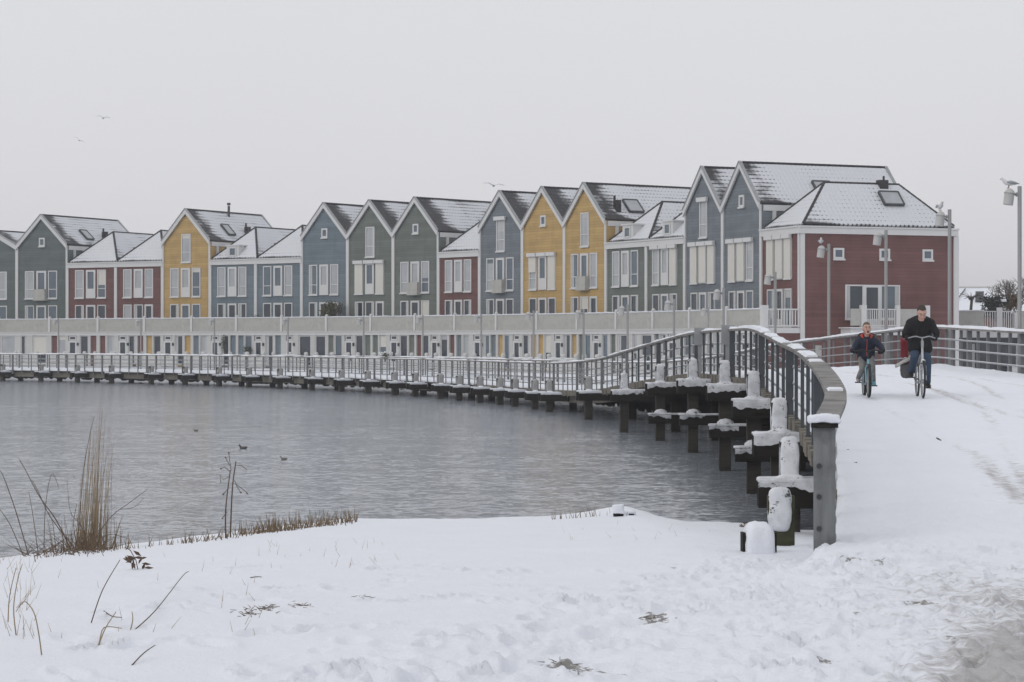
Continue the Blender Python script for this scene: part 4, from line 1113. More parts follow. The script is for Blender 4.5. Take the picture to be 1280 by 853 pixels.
def leafy(name, base, rx, rz_, n, leaf, mat, label, cat, seed, lobes=6, stem=.04):
    rr = random.Random(seed); o = empty(name, base, 0, label, cat); m = MB(); st = MB()
    cs = [Vector((rr.uniform(-.6,.6)*rx, rr.uniform(-.6,.6)*rx, rz_*rr.uniform(.45,1.45))) for _ in range(lobes)]
    for c in cs: st.tube([(0,0,-.1), (c.x*.4,c.y*.4,c.z*.5), c], [stem, stem*.7, stem*.3], 5)
    for k in range(n):
        c = rr.choice(cs); v = Vector((rr.gauss(0,1),rr.gauss(0,1),rr.gauss(0,1))); v = v.normalized()*(rr.random()**.5)*.55
        p = c + Vector((v.x*rx, v.y*rx, v.z*rz_)); 
        if p.z < .02: continue
        a = Vector((rr.gauss(0,1),rr.gauss(0,1),rr.gauss(0,1))).normalized(); b = a.cross(Vector((rr.random(),rr.random(),1))).normalized()
        s = leaf*rr.uniform(.6,1.3); m.add([p-a*s-b*s*.1, p-b*s*.45, p+a*s, p+b*s*.45],[(0,1,2,3)])
    m.build('foliage', mat, o, recalc=False); st.build('stem', M['bark2'], o, True); return o
b = leafy('evergreen_shrub', px(1244,400,150), 1.05, .95, 1500, .11, M['leafdark'], 'dark evergreen shrub dusted with snow behind the picket fence', 'shrub', 5, 9)
blob_box(.25,.6,-.9,-.6,1.25,1.42,.03,8,4).build('snow_clump', M['snow'], b, True)
leafy('brown_hedge_shrub', px(1262,393,153), .7, .95, 900, .10, M['leafbrown'], 'brownish shrub between the evergreen shrub and the nearest lamp post', 'shrub', 9, 7)

# terrace and doorstep plants
tz = TF
leafy('terrace_shrub', house_pt(7,.84,1.2,tz+.45), 1.1, 1.1, 1300, .10, M['leafolive'], 'tall olive green shrub on the terrace by the two blue and green gables', 'shrub', 21, 9)
leafy('potted_plant', house_pt(12,.62,1.2,tz+.35), .75, .5, 420, .09, M['leafgreen'], 'low leafy plant on the terrace of the yellow shuttered gable', 'plant', 22)
leafy('potted_plant', house_pt(5,.86,1.4,tz+.4), .55, .45, 260, .08, M['leafgreen'], 'leafy terrace plant at the join of the two low blue houses', 'plant', 23)
leafy('potted_plant', house_pt(6,.28,1.4,tz+.45), .4, .5, 200, .08, M['leafgreen'], 'leafy terrace plant on the low blue house without dormer', 'plant', 24)
leafy('climbing_plant', house_pt(5,.76,2.62,.9), .28, 1.0, 230, .07, M['leafgreen'], 'thin doorstep bush left of the door of the low blue dormer house', 'plant', 25, 5)
leafy('climbing_plant', house_pt(6,.26,2.75,.6), .5, .65, 330, .08, M['leafgreen'], 'bushy doorstep plant by the door of the low blue house without dormer', 'plant', 26, 6)
leafy('flower_planter', house_pt(7,.62,3.4,.55), .75, .30, 420, .08, M['leafbrown'], 'brown dried plants at the doorstep of the blue gable', 'planter', 27)
fpn = leafy('flower_planter', house_pt(8,.32,3.4,.55), .62, .28, 360, .08, M['leafbrown'], 'brown planter with white flowers before the green shuttered gable', 'planter', 28)
q = MB(); rr = random.Random(8)
for k in range(12): q.ell((rr.uniform(-.5,.3),rr.uniform(-.4,.2)-.2,.55+rr.uniform(-.05,.12)),(.06,.06,.05),6,4)
q.build('blossom', M['gullwhite'], fpn, True)
for i_, (hi, u, lab) in enumerate(((10,.55,'white flowering plant at the railing before the single low red house'),)):
    pl = leafy('flower_planter', house_pt(hi,u,7.5,.7), .5, .3, 200, .07, M['leafgreen'], lab, 'planter', 33)
    q = MB()
    for k in range(16): q.ell((rr.uniform(-.55,.55),rr.uniform(-.4,.4),.45+rr.uniform(-.1,.2)),(.09,.09,.07),6,4)
    q.build('blossom', M['gullwhite'], pl, True)
# palm in a pot on the corner terrace
pm = empty('potted_palm', house_pt(18,.26,1.0,tz), 0, 'potted palm with drooping fronds on the corner terrace of the red end house', 'palm')
MB().lathe([(.2,0),(.26,.4),(.28,.42),(.28,.46),(.02,.45)],(0,0,0),12).build('pot', M['darkmetal'], pm)
MB().tube([(0,0,.4),(.03,0,1.0)],[.09,.08],8).build('trunk', M['bark2'], pm, True)
fr = MB(); rr = random.Random(12)
for k in range(20):
    a = 6.28*k/20+rr.uniform(-.2,.2); l = rr.uniform(.75,1.1); e = rr.uniform(.1,.9); d = Vector((math.cos(a),math.sin(a),0)); s = Vector((-d.y,d.x,0))
    prev = Vector((0.03,0,1.0))
    for j in range(1,6):
        t = j/5; p = Vector((.03,0,1.0))+d*l*t+Vector((0,0,e*t*.8-.75*t*t)); wd = .09*(1-t*.7)
        fr.add([prev-s*wd-Vector((0,0,.03)), prev, p, p-s*wd*.9-Vector((0,0,.05))],[(0,1,2,3)]); fr.add([prev, prev+s*wd-Vector((0,0,.03)), p+s*wd*.9-Vector((0,0,.05)), p],[(0,1,2,3)]); prev = p
fr.build('frond', M['leafpalm'], pm, recalc=False)
def chair(i, u, v, rz, label):
    o = empty('garden_chair', house_pt(i,u,v,tz+.03), rz, label, 'chair', 'white chairs on the corner terrace')
    MB().box(-.25,.25,-.25,.25,.42,.47).build('seat', M['white'], o)
    q = MB()
    for k in range(5): q.box(-.24+k*.105,-.17+k*.105,.25,.29,.5,1.0)
    q.box(-.25,.25,.245,.295,1.0,1.06).build('backrest', M['white'], o)
    for sx_ in (-1,1):
        for sy in (-1,1): MB().box(sx_*.22-.025,sx_*.22+.025,sy*.21-.025,sy*.21+.025,0,.418).build('leg', M['white'], o)
chair(18,.50,1.4,R(60),'white slatted chair nearer the palm on the corner terrace'); chair(18,.78,1.4,R(-40),'white slatted chair nearer the house corner on the terrace')

# ------------------------------------------------------------------ bank vegetation
M['straw'] = plain('dry_straw', (.25,.185,.112), .8, .35, 12); M['straw2'] = plain('brown_stem', (.085,.055,.038), .8, .4, 12); M['stubble'] = plain('reed_stubble', (.16,.115,.07), .85, .45, 12)
def stalk(mb, p, d, l, r, bend=.2, rr=random, n=6, fork=0):
    pts = []; q = Vector(p); d = Vector(d).normalized(); side = Vector((rr.uniform(-1,1), rr.uniform(-.4,.4), 0))
    for k in range(n+1):
        pts.append(q.copy()); d = (d + side*bend/n*(k/n)*2 + Vector((0,0,-abs(bend)*.25*k/n/n))).normalized(); q = q + d*l/n
    mb.tube(pts, [r*(1-.7*k/n) for k in range(n+1)], 4); return pts
base = on_ground(112, 684); rr = random.Random(5)
rt = empty('reed_clump', base, 0, 'tall straw-coloured reed clump at the water edge on the snowy bank', 'reeds')
m = MB()
for k in range(85):
    x = rr.gauss(0,.10); lean = -x*.6 + rr.gauss(.03,.09) + .12
    stalk(m, (x+.02, rr.uniform(-.22,.22), -.1), (lean*.42,rr.uniform(-.08,.08),1), rr.choice((.5,.7,.9,1.1,1.3,1.6,1.9,2.05))*rr.uniform(.75,1.0)*(1.05-1.5*min(abs(x),.3)), .0042, rr.uniform(-.02,.22), rr)
m.build('stem', M['straw'], rt)
m = MB()
for k in range(110): stalk(m, (rr.gauss(0,.2), rr.uniform(-.3,.2), -.1), (rr.gauss(0,.25),rr.gauss(0,.2),1), rr.uniform(.15,.6), .006, rr.uniform(-.3,.3), rr, 4)
m.build('foliage', M['stubble'], rt)
bb = empty('bramble', on_ground(60, 690), 0, 'dark arching bramble stems left of the tall reed clump', 'bramble'); m = MB(); rr = random.Random(15)
Yb = bb.location.y
def world_line(pts, Y, o): return [px(x, y, Y+dy) - Vector(o.location) for x, y, dy in pts]
for pts, r in (([(36,695,0),(20,640,.3),(6,600,.1),(0,588,0)],.011),([(30,697,0),(12,655,0),(-6,630,0)],.010),([(88,686,0),(70,650,0),(50,622,.1),(33,590,.2),(24,574,.3)],.013),([(90,682,0),(62,645,0),(48,615,0),(40,600,0)],.010),
   ([(48,695,0),(42,650,0),(36,615,0)],.009),([(55,694,0),(56,645,0),(60,610,0),(66,592,0),(74,612,0)],.008),([(70,690,0),(66,655,0),(60,640,0)],.007),([(96,680,0),(100,640,0),(104,590,0),(112,545,0),(118,520,0)],.009),
   ([(116,676,0),(140,645,.2),(160,630,.2),(184,612,.2)],.009),([(150,637,.2),(168,634,.2),(180,622,.2)],.006),([(112,678,0),(100,655,0),(88,640,0),(84,600,0)],.007),([(126,672,0),(142,668,0),(160,674,0)],.007),([(96,683,0),(92,655,0),(96,630,0)],.009)):
    P = world_line(pts, Yb, bb); P2 = [Vector(p) for p in catmull([tuple(p) for p in P], 4)]
    m.tube(P2, [.62*r*(1-.6*k/len(P2)) for k in range(len(P2))], 5)
m.build('stem', M['straw2'], bb)
m = MB(); rr = random.Random(77)
for k in range(90):
    a = on_ground(rr.uniform(30,130), 684+rr.uniform(-2,10)) - Vector(bb.location); stalk(m, a, (rr.gauss(0,1),rr.gauss(0,.4),rr.uniform(.2,1)), rr.uniform(.1,.5), .004, rr.uniform(-.6,.6), rr, 4)
m.build('twig', M['straw2'], bb)['kind'] = 'stuff'
# twin-stemmed sapling
sp = empty('sapling', on_ground(287, 671), 0, 'thin twin-stemmed bare sapling standing at the water edge', 'sapling'); m = MB(); Ys = sp.location.y
for pts, r in (([(282,673,0),(282,640,0),(285,610,0),(288,588,0)],.014),([(288,672,0),(289,640,0),(291,605,0),(295,577,0)],.015)):
    P2 = [Vector(p) for p in catmull([tuple(p) for p in world_line(pts, Ys, sp)], 4)]; m.tube(P2, [.72*r*(1-.4*k/len(P2)) for k in range(len(P2))], 6)
m.build('stem', M['straw2'], sp); m = MB()
for pts in ([(288,590,0),(281,584,0),(276,586,0)],[(288,595,0),(279,600,0),(275,593,0),(276,604,0)],[(289,588,0),(287,575,0),(286,566,0)],[(295,582,0),(302,582,0),(309,588,0)],[(293,600,0),(297,610,0),(301,616,0)],[(296,606,0),(305,613,0),(309,617,0)],[(286,610,0),(279,618,0)],[(284,640,0),(278,648,0)],[(287,582,0),(282,572,0)]):
    P2 = [Vector(p) for p in world_line(pts, Ys, sp)]; m.tube(P2, .004, 4)
    if random.random() < .8: m.ell(P2[-1], (.013,.010,.010), 5, 4)
m.build('twig', M['straw2'], sp)
# reed stubble along the waterline
m = MB(); rr = random.Random(31)
for k in range(620):
    x = rr.choice((rr.uniform(45,240), rr.uniform(230,300), rr.uniform(300,352), rr.uniform(338,446), rr.uniform(338,446), rr.uniform(300,446)))
    yl = np.interp(x, [0,100,200,300,440], [703,688,679,666,648]) + rr.gauss(0,1.3)+1
    p = on_ground(x, yl); hgt = rr.uniform(.04,.16)*(1.5 if x > 330 else 1)*rr.choice((.5,.8,1.2))
    stalk(m, p+Vector((0,0,-.03)), (rr.gauss(0,.25),rr.gauss(0,.2),1), hgt+.03, .006, rr.uniform(-.2,.2), rr, 3)
for k in range(40):
    x = rr.uniform(690,790); p = on_ground(x, np.interp(x,[690,760,800],[646,642,643])); stalk(m, p, (rr.gauss(0,.3),0,1), rr.uniform(.05,.2), .004, .1, rr, 3)
tag(m.build('reed_stubble', M['stubble']), 'short brown reed stubble along the water edge', None, None, 'stuff')
# pale grass blades poking through the snow
m = MB()
for k in range(120):
    x = rr.choice((rr.uniform(0,45), rr.uniform(0,45), rr.uniform(0,330), rr.gauss(340,30), rr.gauss(455,30), rr.uniform(700,900))); yv = rr.uniform(690,800) if x < 330 else rr.uniform(675,712)
    if x >= 690: yv = rr.uniform(655,676)
    p = on_ground(x, yv); stalk(m, p, (rr.gauss(0,.45),rr.gauss(0,.2),1), rr.uniform(.03,.11)*(2.0 if x < 45 else 1), .0017, rr.uniform(-.3,.3), rr, 3)
tag(m.build('grass', M['straw']), 'thin pale grass blades poking out of the snow', None, None, 'stuff')
# single long stalks lying or leaning in the foreground
SL = [([(114,780),(128,738),(150,700)],'long dark stalk leaning left of the curled dead leaf'),([(166,790),(195,770),(228,741),(236,738)],'long pale bent stalk lying towards the right'),([(123,808),(132,785),(145,765)],'short leaning stalk between the two long stalks'),
      ([(20,795),(17,760),(22,725),(28,705)],'upright straw stalk nearest the left border'),([(10,780),(12,745),(20,710)],'thin straw stalk leaning beside the nearest upright one'),([(52,820),(48,790),(42,765),(30,752),(20,765)],'hooked dry stalk bending over to the ground'),
      ([(165,832),(180,825),(194,822)],'short stalk lying flat below the long stalks'),([(124,806),(130,793),(152,800)],'forked twig resting on the snow'),([(130,765),(140,778),(152,786)],'thin twig lying behind the forked twig'),([(163,790),(166,775),(165,765)],'short upright stem at the foot of the pale bent stalk'),([(313,723),(322,721),(327,728)],'tiny curled blade alone on the open snow')]
for pts, lab in SL:
    B = on_ground(*pts[0]); o = empty('dry_stalk', B, 0, lab, 'stalk', 'dry stalks in the snow')
    lying = 'lying' in lab or 'flat' in lab or 'resting' in lab
    P = []
    for k, (x, y) in enumerate(pts):
        q = px(x, y, B.y + .03*k); 
        g_ = gz(q.x, q.y)
        if lying: q = on_ground(x, y) + Vector((0,0,.012+.03*k)) if k else B
        if q.z < g_+.004: q.z = g_+.004
        P.append(tuple(q - B))
    P2 = [Vector(p) for p in catmull(P, 4)]
    MB().tube(P2, [.0042*(1-.5*k/len(P2)) for k in range(len(P2))], 5).build('stem', M['straw'] if len(lab) % 2 else M['straw2'], o)
# curled dead leaf cluster
o = empty('dead_leaf', on_ground(170,712), 0, 'curled brown dead leaf cluster on a bent stem beside the long dark stalk', 'dead leaf'); m = MB(); rr = random.Random(2)
for k in range(16):
    a = Vector((rr.gauss(0,.05),rr.gauss(0,.04),.05+rr.uniform(-.04,.09))); d = Vector((rr.gauss(0,1),rr.gauss(0,1),rr.gauss(0,1))).normalized()*.05; s = d.orthogonal().normalized()*.018
    m.add([a-d, a+s, a+d, a-s],[(0,1,2,3)])
m.build('leaf', M['straw2'], o, recalc=False); MB().tube([(.02,0,-.02),(.0,0,.08),(-.05,0,.17),(-.1,0,.2)],.004,4).build('stem', M['straw2'], o)
m = MB(); rr = random.Random(91)
for (x0_, y0_, n_) in ((307,767,22),(330,762,40),(375,758,22),(452,748,8),(705,832,26),(820,773,10)):
    for k in range(n_):
        p = on_ground(x0_+rr.gauss(0,9), y0_+rr.gauss(0,2.2)); stalk(m, p, (rr.gauss(0,1.4),rr.gauss(0,.6),rr.uniform(.02,.35)), rr.uniform(.02,.06), .003, rr.uniform(-.5,.5), rr, 3)
tag(m.build('leaf_litter', M['straw2']), 'dark dead stems and leaf bits showing through the trodden snow', None, None, 'stuff')
# snowed-in stump at the water edge
s0 = on_ground(773,643); s0.z -= .05
o = empty('tree_stump', s0, 0, 'small dark stump with round snow cap at the water edge', 'stump')
MB().lathe([(.075,0),(.08,.08),(.072,.16),(.01,.165)],(0,0,0),10).build('trunk', M['beam'], o, True); blob_box(-.085,.085,-.09,.08,.10,.23,.012,4,6).build('snow_cap', M['snow'], o, True)
o2 = empty('low_post', s0+Vector((.21,.2,-.03)), 0, 'short broken post end beside the snow-capped stump', 'post'); MB().box(-.04,.04,-.04,.04,-.1,.10).build('trunk', M['beam'], o2); blob_box(-.3,.06,.05,.3,-.04,.13,.03,6,6).build('snow_cap', M['snow'], o2, True)
# dead bracken by the trestle foot
leafy('bracken', Vector((3.45,31.0,.02)), .35, .22, 260, .05, M['leafbrown'], 'brown dead bracken at the foot of the trestles', 'bracken', 44)

# ------------------------------------------------------------------ cyclists
def blob(name, mat, parent, tubes=(), ells=(), voxel=.012, smooth=4, loc=None, boxes=()):
    """one continuous skin: capsules and ellipsoids fused by a voxel remesh"""
    mb = MB()
    for pts, rad in tubes:
        P = catmull([tuple(p) + (r,) for p, r in zip(pts, rad)], 5) if len(pts) > 2 else np.array([tuple(p)+(r,) for p, r in zip(pts, rad)])
        mb.tube([Vector(p[:3]) for p in P], [max(p[3], .003) for p in P], 14)
        mb.ell(P[0][:3], (P[0][3],)*3, 12, 8); mb.ell(P[-1][:3], (P[-1][3],)*3, 12, 8)
    for e in ells: mb.ell(e[0], e[1], 16, 12, e[2] if len(e) > 2 else None)
    me = mb.mesh('tmp'); o = bpy.data.objects.new('tmp', me); COL.objects.link(o)
    r = o.modifiers.new('r', 'REMESH'); r.mode = 'VOXEL'; r.voxel_size = voxel
    s = o.modifiers.new('s', 'SMOOTH'); s.iterations = smooth; s.factor = .5
    dg = bpy.context.evaluated_depsgraph_get(); m2 = bpy.data.meshes.new_from_object(o.evaluated_get(dg))
    bpy.data.objects.remove(o); m2.name = name; m2.materials.clear(); m2.materials.append(mat); m2.shade_smooth()
    n = bpy.data.objects.new(name, m2); COL.objects.link(n); n.parent = parent; return n
M['skin'] = plain('skin', (.50,.31,.25), .5, .08, 20); M['hair'] = plain('dark_hair', (.045,.035,.028), .8, .3, 40); M['blond'] = plain('light_brown_hair', (.13,.10,.07), .8, .3, 40)
M['coat'] = plain('black_coat', (.011,.011,.013), .85, .4, 9, bump=.4); M['jeans'] = plain('blue_jeans', (.035,.06,.10), .85, .3, 6, bump=.3); M['boot'] = plain('dark_boot', (.016,.014,.013), .6, .3, 9)
M['glove'] = plain('dark_glove', (.012,.012,.014), .8); M['navy'] = plain('navy_jacket', (.010,.016,.034), .7, .3, 8, bump=.3); M['orange'] = plain('orange_lining', (.42,.05,.035), .7); M['redzip'] = plain('red_zip', (.35,.05,.045), .6)
M['greytr'] = plain('grey_trousers', (.20,.195,.19), .85, .15, 7, bump=.3); M['shoe'] = plain('pale_shoe', (.30,.27,.26), .7, .2, 9); M['tyre'] = plain('tyre', (.018,.018,.018), .8); M['mouth'] = plain('open_mouth', (.10,.02,.02), .6); M['lips'] = plain('lips', (.33,.14,.12), .6)
M['silver'] = plain('silver_paint', (.42,.44,.46), .35, .08, 4, metal=.4); M['ltblue'] = plain('pale_blue_paint', (.17,.36,.44), .4, .08, 4); M['black'] = plain('black_plastic', (.015,.015,.016), .5); M['lampglass'] = plain('headlight_glass', (.7,.7,.68), .1)
M['teal'] = plain('blue_wellington', (.12,.30,.36), .6)

def wheel(parent, y, r, fat, fend=None):
    w_ = MB(); n = 36; vs=[]; fs=[]
    def torus(mb, R_, rx, ry):
        pts = []
        for i in range(n):
            a = 2*math.pi*i/n
            for k in range(8):
                b = 2*math.pi*k/8; rr_ = R_+math.cos(b)*ry; pts.append((math.sin(b)*rx, y+rr_*math.cos(a), r+rr_*math.sin(a)))
        mb.add(pts, [(i*8+k, i*8+(k+1)%8, ((i+1)%n)*8+(k+1)%8, ((i+1)%n)*8+k) for i in range(n) for k in range(8)])
    torus(w_, r-fat, fat, fat); wo = w_.build('wheel', M['tyre'], parent, True)
    rm = MB(); torus(rm, r-fat*2.1, fat*.7, fat*.45); rm.build('rim', M['galv'], wo, True)
    sp = MB()
    for i in range(18):
        a = 2*math.pi*i/18; sp.tube([((.03 if i%2 else -.03), y, r), (0, y+(r-fat*2)*math.cos(a), r+(r-fat*2)*math.sin(a))], .0022, 4)
    sp.tube([(-.05,y,r),(.05,y,r)], .025, 8); sp.build('spoke', M['galv'], wo)
    if fend:
        g = MB()
        for i in range(12):
            a0 = fend[0]+(fend[1]-fend[0])*i/12; a1 = fend[0]+(fend[1]-fend[0])*(i+1)/12
            p = [Vector((0, y+(r+.025)*math.cos(a), r+(r+.025)*math.sin(a))) for a in (a0, a1)]; g.bar(p[0], p[1], .05, .006, (p[0]+p[1])/2-Vector((0,y,r)))
        g.build('mudguard', M['black'], wo)
def bicycle(root, r, base, paint, fat, hb_w, hb_z, hb_y, saddle, sweep, ang, light=True, grips='black'):
    """forward is -y; base = wheelbase, crank at origin-ish"""
    yf, yr = -base*.54, base*.46
    wheel(root, yf, r, fat, (R(20), R(165))); wheel(root, yr, r, fat, (R(15), R(175)))
    bb = Vector((0,.06,r-.06)); hd0 = Vector((0,yf+.10,r+.30)); hd1 = Vector((0,yf+.17,hb_z-.16)); sd = Vector((0,.22,saddle-.06))
    f = MB(); f.tube([hd0,hd1],.022,8).tube([hd0,bb],.021,8).tube([hd1+Vector((0,0,-.10)), bb.lerp(sd,.5)],.018,8).tube([bb,sd],.018,8)
    for s in (-1,1): f.tube([bb+Vector((s*.035,0,0)),(s*.06,yr,r)],.011,6).tube([bb.lerp(sd,.7)+Vector((s*.02,0,0)),(s*.06,yr,r)],.009,6)
    f.build('frame', M[paint], root, True)
    f = MB()
    for s in (-1,1): f.tube([hd0+Vector((0,0,.0)),hd0+Vector((s*.055,-.01,-.03)),(s*.055,yf,r)],[.018,.016,.011],6)
    f.build('fork', M[paint], root, True)
    h = MB(); st = Vector((0,hb_y,hb_z)); h.tube([hd1,st],.016,8); h.bar(hd1+Vector((0,-.03,-.02)), hd1+Vector((0,-.02,.10)), .05, .05) if light else None
    pts = [(-hb_w/2,hb_y+sweep,hb_z-.02),(-hb_w*.40,hb_y+sweep*.35,hb_z-.0),(-hb_w*.22,hb_y-.03,hb_z+.025),(0,hb_y,hb_z),(hb_w*.22,hb_y-.03,hb_z+.025),(hb_w*.40,hb_y+sweep*.35,hb_z),(hb_w/2,hb_y+sweep,hb_z-.02)]
    P = catmull(pts, 5); h.tube([Vector(p) for p in P], .013, 8); ho = h.build('handlebar', M['galv'] if paint == 'silver' else M['black'], root, True)
    for s in (0,-1):
        a = Vector(pts[s]); b = Vector(pts[1 if s == 0 else -2]); MB().tube([a, a.lerp(b,.8)],.02,8).build('grip', M[grips], ho, True)
    sa = MB(); sa.tube([(0,.06,saddle),(0,.18,saddle+.01),(0,.30,saddle+.02)],[.03,.07,.10],12); sa.build('saddle', M['black'], root, True); MB().tube([sd,sd+Vector((0,0,.07))],.014,8).build('seat_post', M['galv'], root)
    c = MB()
    pl, pr = bb+Vector((-.09,math.cos(ang)*.17,math.sin(ang)*.17)), bb+Vector((.09,-math.cos(ang)*.17,-math.sin(ang)*.17))
    c.tube([bb+Vector((-.09,0,0)),bb+Vector((.09,0,0))],.02,8).tube([bb+Vector((-.07,0,0)),pl],.012,6).tube([bb+Vector((.07,0,0)),pr],.012,6); co = c.build('crank', M['galv'], root)
    for p, s in ((pl,-1),(pr,1)): MB().box(p.x+s*.06-.05,p.x+s*.06+.05,p.y-.045,p.y+.045,p.z-.012,p.z+.012).build('pedal', M['black'], co)
    if light:
        q = MB(); Mx = Matrix.Rotation(R(90),3,'X'); q.lathe([(.02,-.05),(.04,-.02),(.045,.04),(.03,.05)],(0,yf+.03,r+.36),10,Mx); l = q.build('headlight', M['silver'], root, True)
        MB().ell((0,yf-.02,r+.36),(.036,.012,.036),10,6).build('lens', M['lampglass'], l, True)
    return pl, pr, Vector(pts[0]), Vector(pts[-1])

def hand(tubes, wrist, grip, s, sc=1.):
    """palm, four curled fingers and a thumb closing round a bar at grip (bar runs roughly along x)"""
    w_ = Vector(wrist); g = Vector(grip); top = g+Vector((0,.02,.035))*sc
    tubes.append(([w_, w_.lerp(top,.6), top], [.03*sc,.038*sc,.03*sc]))
    for k in range(4):
        ox = s*(-.036+.024*k)*sc; ln = (.9,1.,.96,.78)[k]
        tubes.append(([top+Vector((ox,-.005,0)), g+Vector((ox,-.04*ln*sc,.022*sc)), g+Vector((ox,-.043*ln*sc,-.012*sc)), g+Vector((ox,-.012,-.034*ln*sc))], [.0115*sc,.0105*sc,.0095*sc,.008*sc]))
    tubes.append(([w_.lerp(top,.6)+Vector((-s*.03*sc,0,0)), g+Vector((-s*.05*sc,.02*sc,.008*sc)), g+Vector((-s*.045*sc,-.01*sc,-.024*sc))], [.013*sc,.011*sc,.009*sc]))

def head(root, c, tilt, yaw, sc, hairm, mouth_open, hl):
    """returns tubes/ellipsoids for the skin; adds hair, eyes, mouth"""
    Rm = Matrix.Rotation(yaw,3,'Z') @ Matrix.Rotation(tilt,3,'X'); c = Vector(c)
    P = lambda x,y,z: c + Rm @ (Vector((x,y,z))*sc)
    ells = [(P(0,.012,.022),(.075*sc,.096*sc,.098*sc),Rm),(P(0,-.018,-.055),(.058*sc,.068*sc,.068*sc),Rm)]
    tubes = [([P(0,-.085,.02),P(0,-.104,-.012),P(0,-.112,-.024)],[.011*sc,.014*sc,.016*sc]),([P(-.035,-.083,.034),P(.035,-.083,.034)],[.013*sc,.013*sc]),([P(-.018,-.072,-.10),P(.018,-.072,-.10)],[.022*sc,.022*sc]),
             ([P(-.02,-.09,-.058),P(.02,-.09,-.058)],[.010*sc,.010*sc])]
    for s in (-1,1):
        ells += [(P(s*.077,.01,.0),(.012*sc,.024*sc,.034*sc),Rm)]
        tubes += [([P(s*.042,-.066,-.022),P(s*.046,-.056,-.05)],[.022*sc,.02*sc])]
        MB().ell(P(s*.031,-.089,.012),(.010*sc,.006*sc,.005*sc),8,6,Rm).build('eye', M['gullwhite'], root, True)
        MB().ell(P(s*.031,-.096,.011),(.007*sc,.004*sc,.007*sc),8,6,Rm).build('iris', M['hair'], root, True)
        MB().tube([P(s*.017,-.099,.034),P(s*.034,-.099,.039),P(s*.05,-.088,.033)],[.005*sc,.006*sc,.004*sc],6).build('eyebrow', hairm, root, True)
    if mouth_open: MB().ell(P(0,-.092,-.066),(.023*sc,.014*sc,.021*sc),10,6,Rm).build('mouth', M['mouth'], root, True)
    else: MB().tube([P(-.026,-.094,-.062),P(0,-.102,-.060),P(.026,-.094,-.062)],[.004*sc,.007*sc,.004*sc],6).build('mouth', M['lips'], root, True)
    ht = [([P(0,.02,.05),P(0,.03,.07)],[.075*sc,.072*sc])]
    he = [(P(0,.034,.048),(.079*sc,.092*sc,.076*sc),Rm),(P(0,.065,.0),(.068*sc,.052*sc,.085*sc),Rm),(P(-.062,.03,.02),(.02*sc,.04*sc,.045*sc),Rm),(P(.062,.03,.02),(.02*sc,.04*sc,.045*sc),Rm)]
    if hl: he.append((P(0,-.035,.098),(.055*sc,.04*sc,.022*sc),Rm))
    blob('hair', hairm, root, ht, he, .009*sc, 2)
    return tubes, ells, P

def snow_z(x, y):
    dg = bpy.context.evaluated_depsgraph_get(); h = SC.ray_cast(dg, Vector((x,y,4.2)), Vector((0,0,-1)), distance=6); return h[1].z if h[0] else float(deck_z(y))
bpy.context.view_layer.update()
# --- the man -----------------------------------------------------------------
Ym = 41.9; Xm = (1150-640)*Ym/F; zm = snow_z(Xm, Ym)-.01
bk = empty('bicycle', (Xm, Ym, zm), R(-5), 'silver city bicycle with curved handlebar ridden by the man in black', 'bicycle')
pl, pr, gl, gr = bicycle(bk, .35, 1.10, 'silver', .02, .58, 1.16, -.42, 1.0, .22, R(35))
man = empty('person', (Xm, Ym, zm), R(-5), 'man in black coat and blue jeans leaning forward while riding the silver bicycle', 'person')
hc = Vector((.0,-.33,1.635))
ht, he, P = head(man, hc, R(30), R(4), 1.10, M['hair'], False, True)
body_t = list(ht) + [([(0,-.27,1.57),(0,-.18,1.49),(0,-.10,1.42)],[.058,.062,.075]), ([(0,.17,1.02),(0,.08,1.2),(0,-.08,1.42)],[.12,.11,.12])]
sh = .2; EB = (.345,-.16,1.25)
arms = []; legs = []
for s, gp in ((-1,gl),(1,gr)):
    el = (s*.30,-.14,1.25); wr = Vector(gp)+Vector((s*.015,.07,.05))
    arms.append(([(s*.10,-.10,1.45),(s*sh,-.10,1.42),el,tuple(wr)],[.05,.05,.04,.03])); body_t.append(arms[-1])
legpts = []
for s, pd, kz, ky in ((-1,pl,.72,-.20),(1,pr,.66,-.16)):
    hip = (s*.09,.16,.99); kn = (s*.125,ky,kz+.06); an = (pd.x+s*.055, pd.y+.07, pd.z+.10); legpts.append((hip,kn,an,pd,s)); body_t.append(([hip,kn,an],[.07,.05,.035]))
blob('body', M['skin'], man, body_t, he, .011, 3)
ct = [([(0,.20,.98),(0,.12,1.13),(0,-.0,1.32),(0,-.10,1.44)],[.155,.16,.165,.13]),([(-.11,.19,.96),(-.12,.10,1.13),(-.12,-.04,1.34),(-.13,-.10,1.42)],[.11,.115,.12,.10]),([(.11,.19,.96),(.12,.10,1.13),(.12,-.04,1.34),(.13,-.10,1.42)],[.11,.115,.12,.10]),
      ([(-.20,-.09,1.44),(0,-.08,1.50),(.20,-.09,1.44)],[.09,.11,.09]),([(-.12,-.02,1.08),(-.125,-.04,.95)],[.10,.115]),([(.12,-.02,1.08),(.125,-.04,.95)],[.10,.115]),([(0,-.01,1.06),(0,-.0,.98)],[.12,.10])]
for s, gp in ((-1,gl),(1,gr)):
    el = (s*.30,-.13,1.25); wr = Vector(gp)+Vector((s*.02,.08,.06)); ct.append(([(s*.15,-.10,1.43),(s*.215,-.11,1.40),(s*.27,-.12,1.31),el,tuple(Vector(el).lerp(wr,.55)),tuple(wr)],[.085,.080,.070,.066,.058,.052]))
blob('coat', M['coat'], man, ct, (), .014, 3)
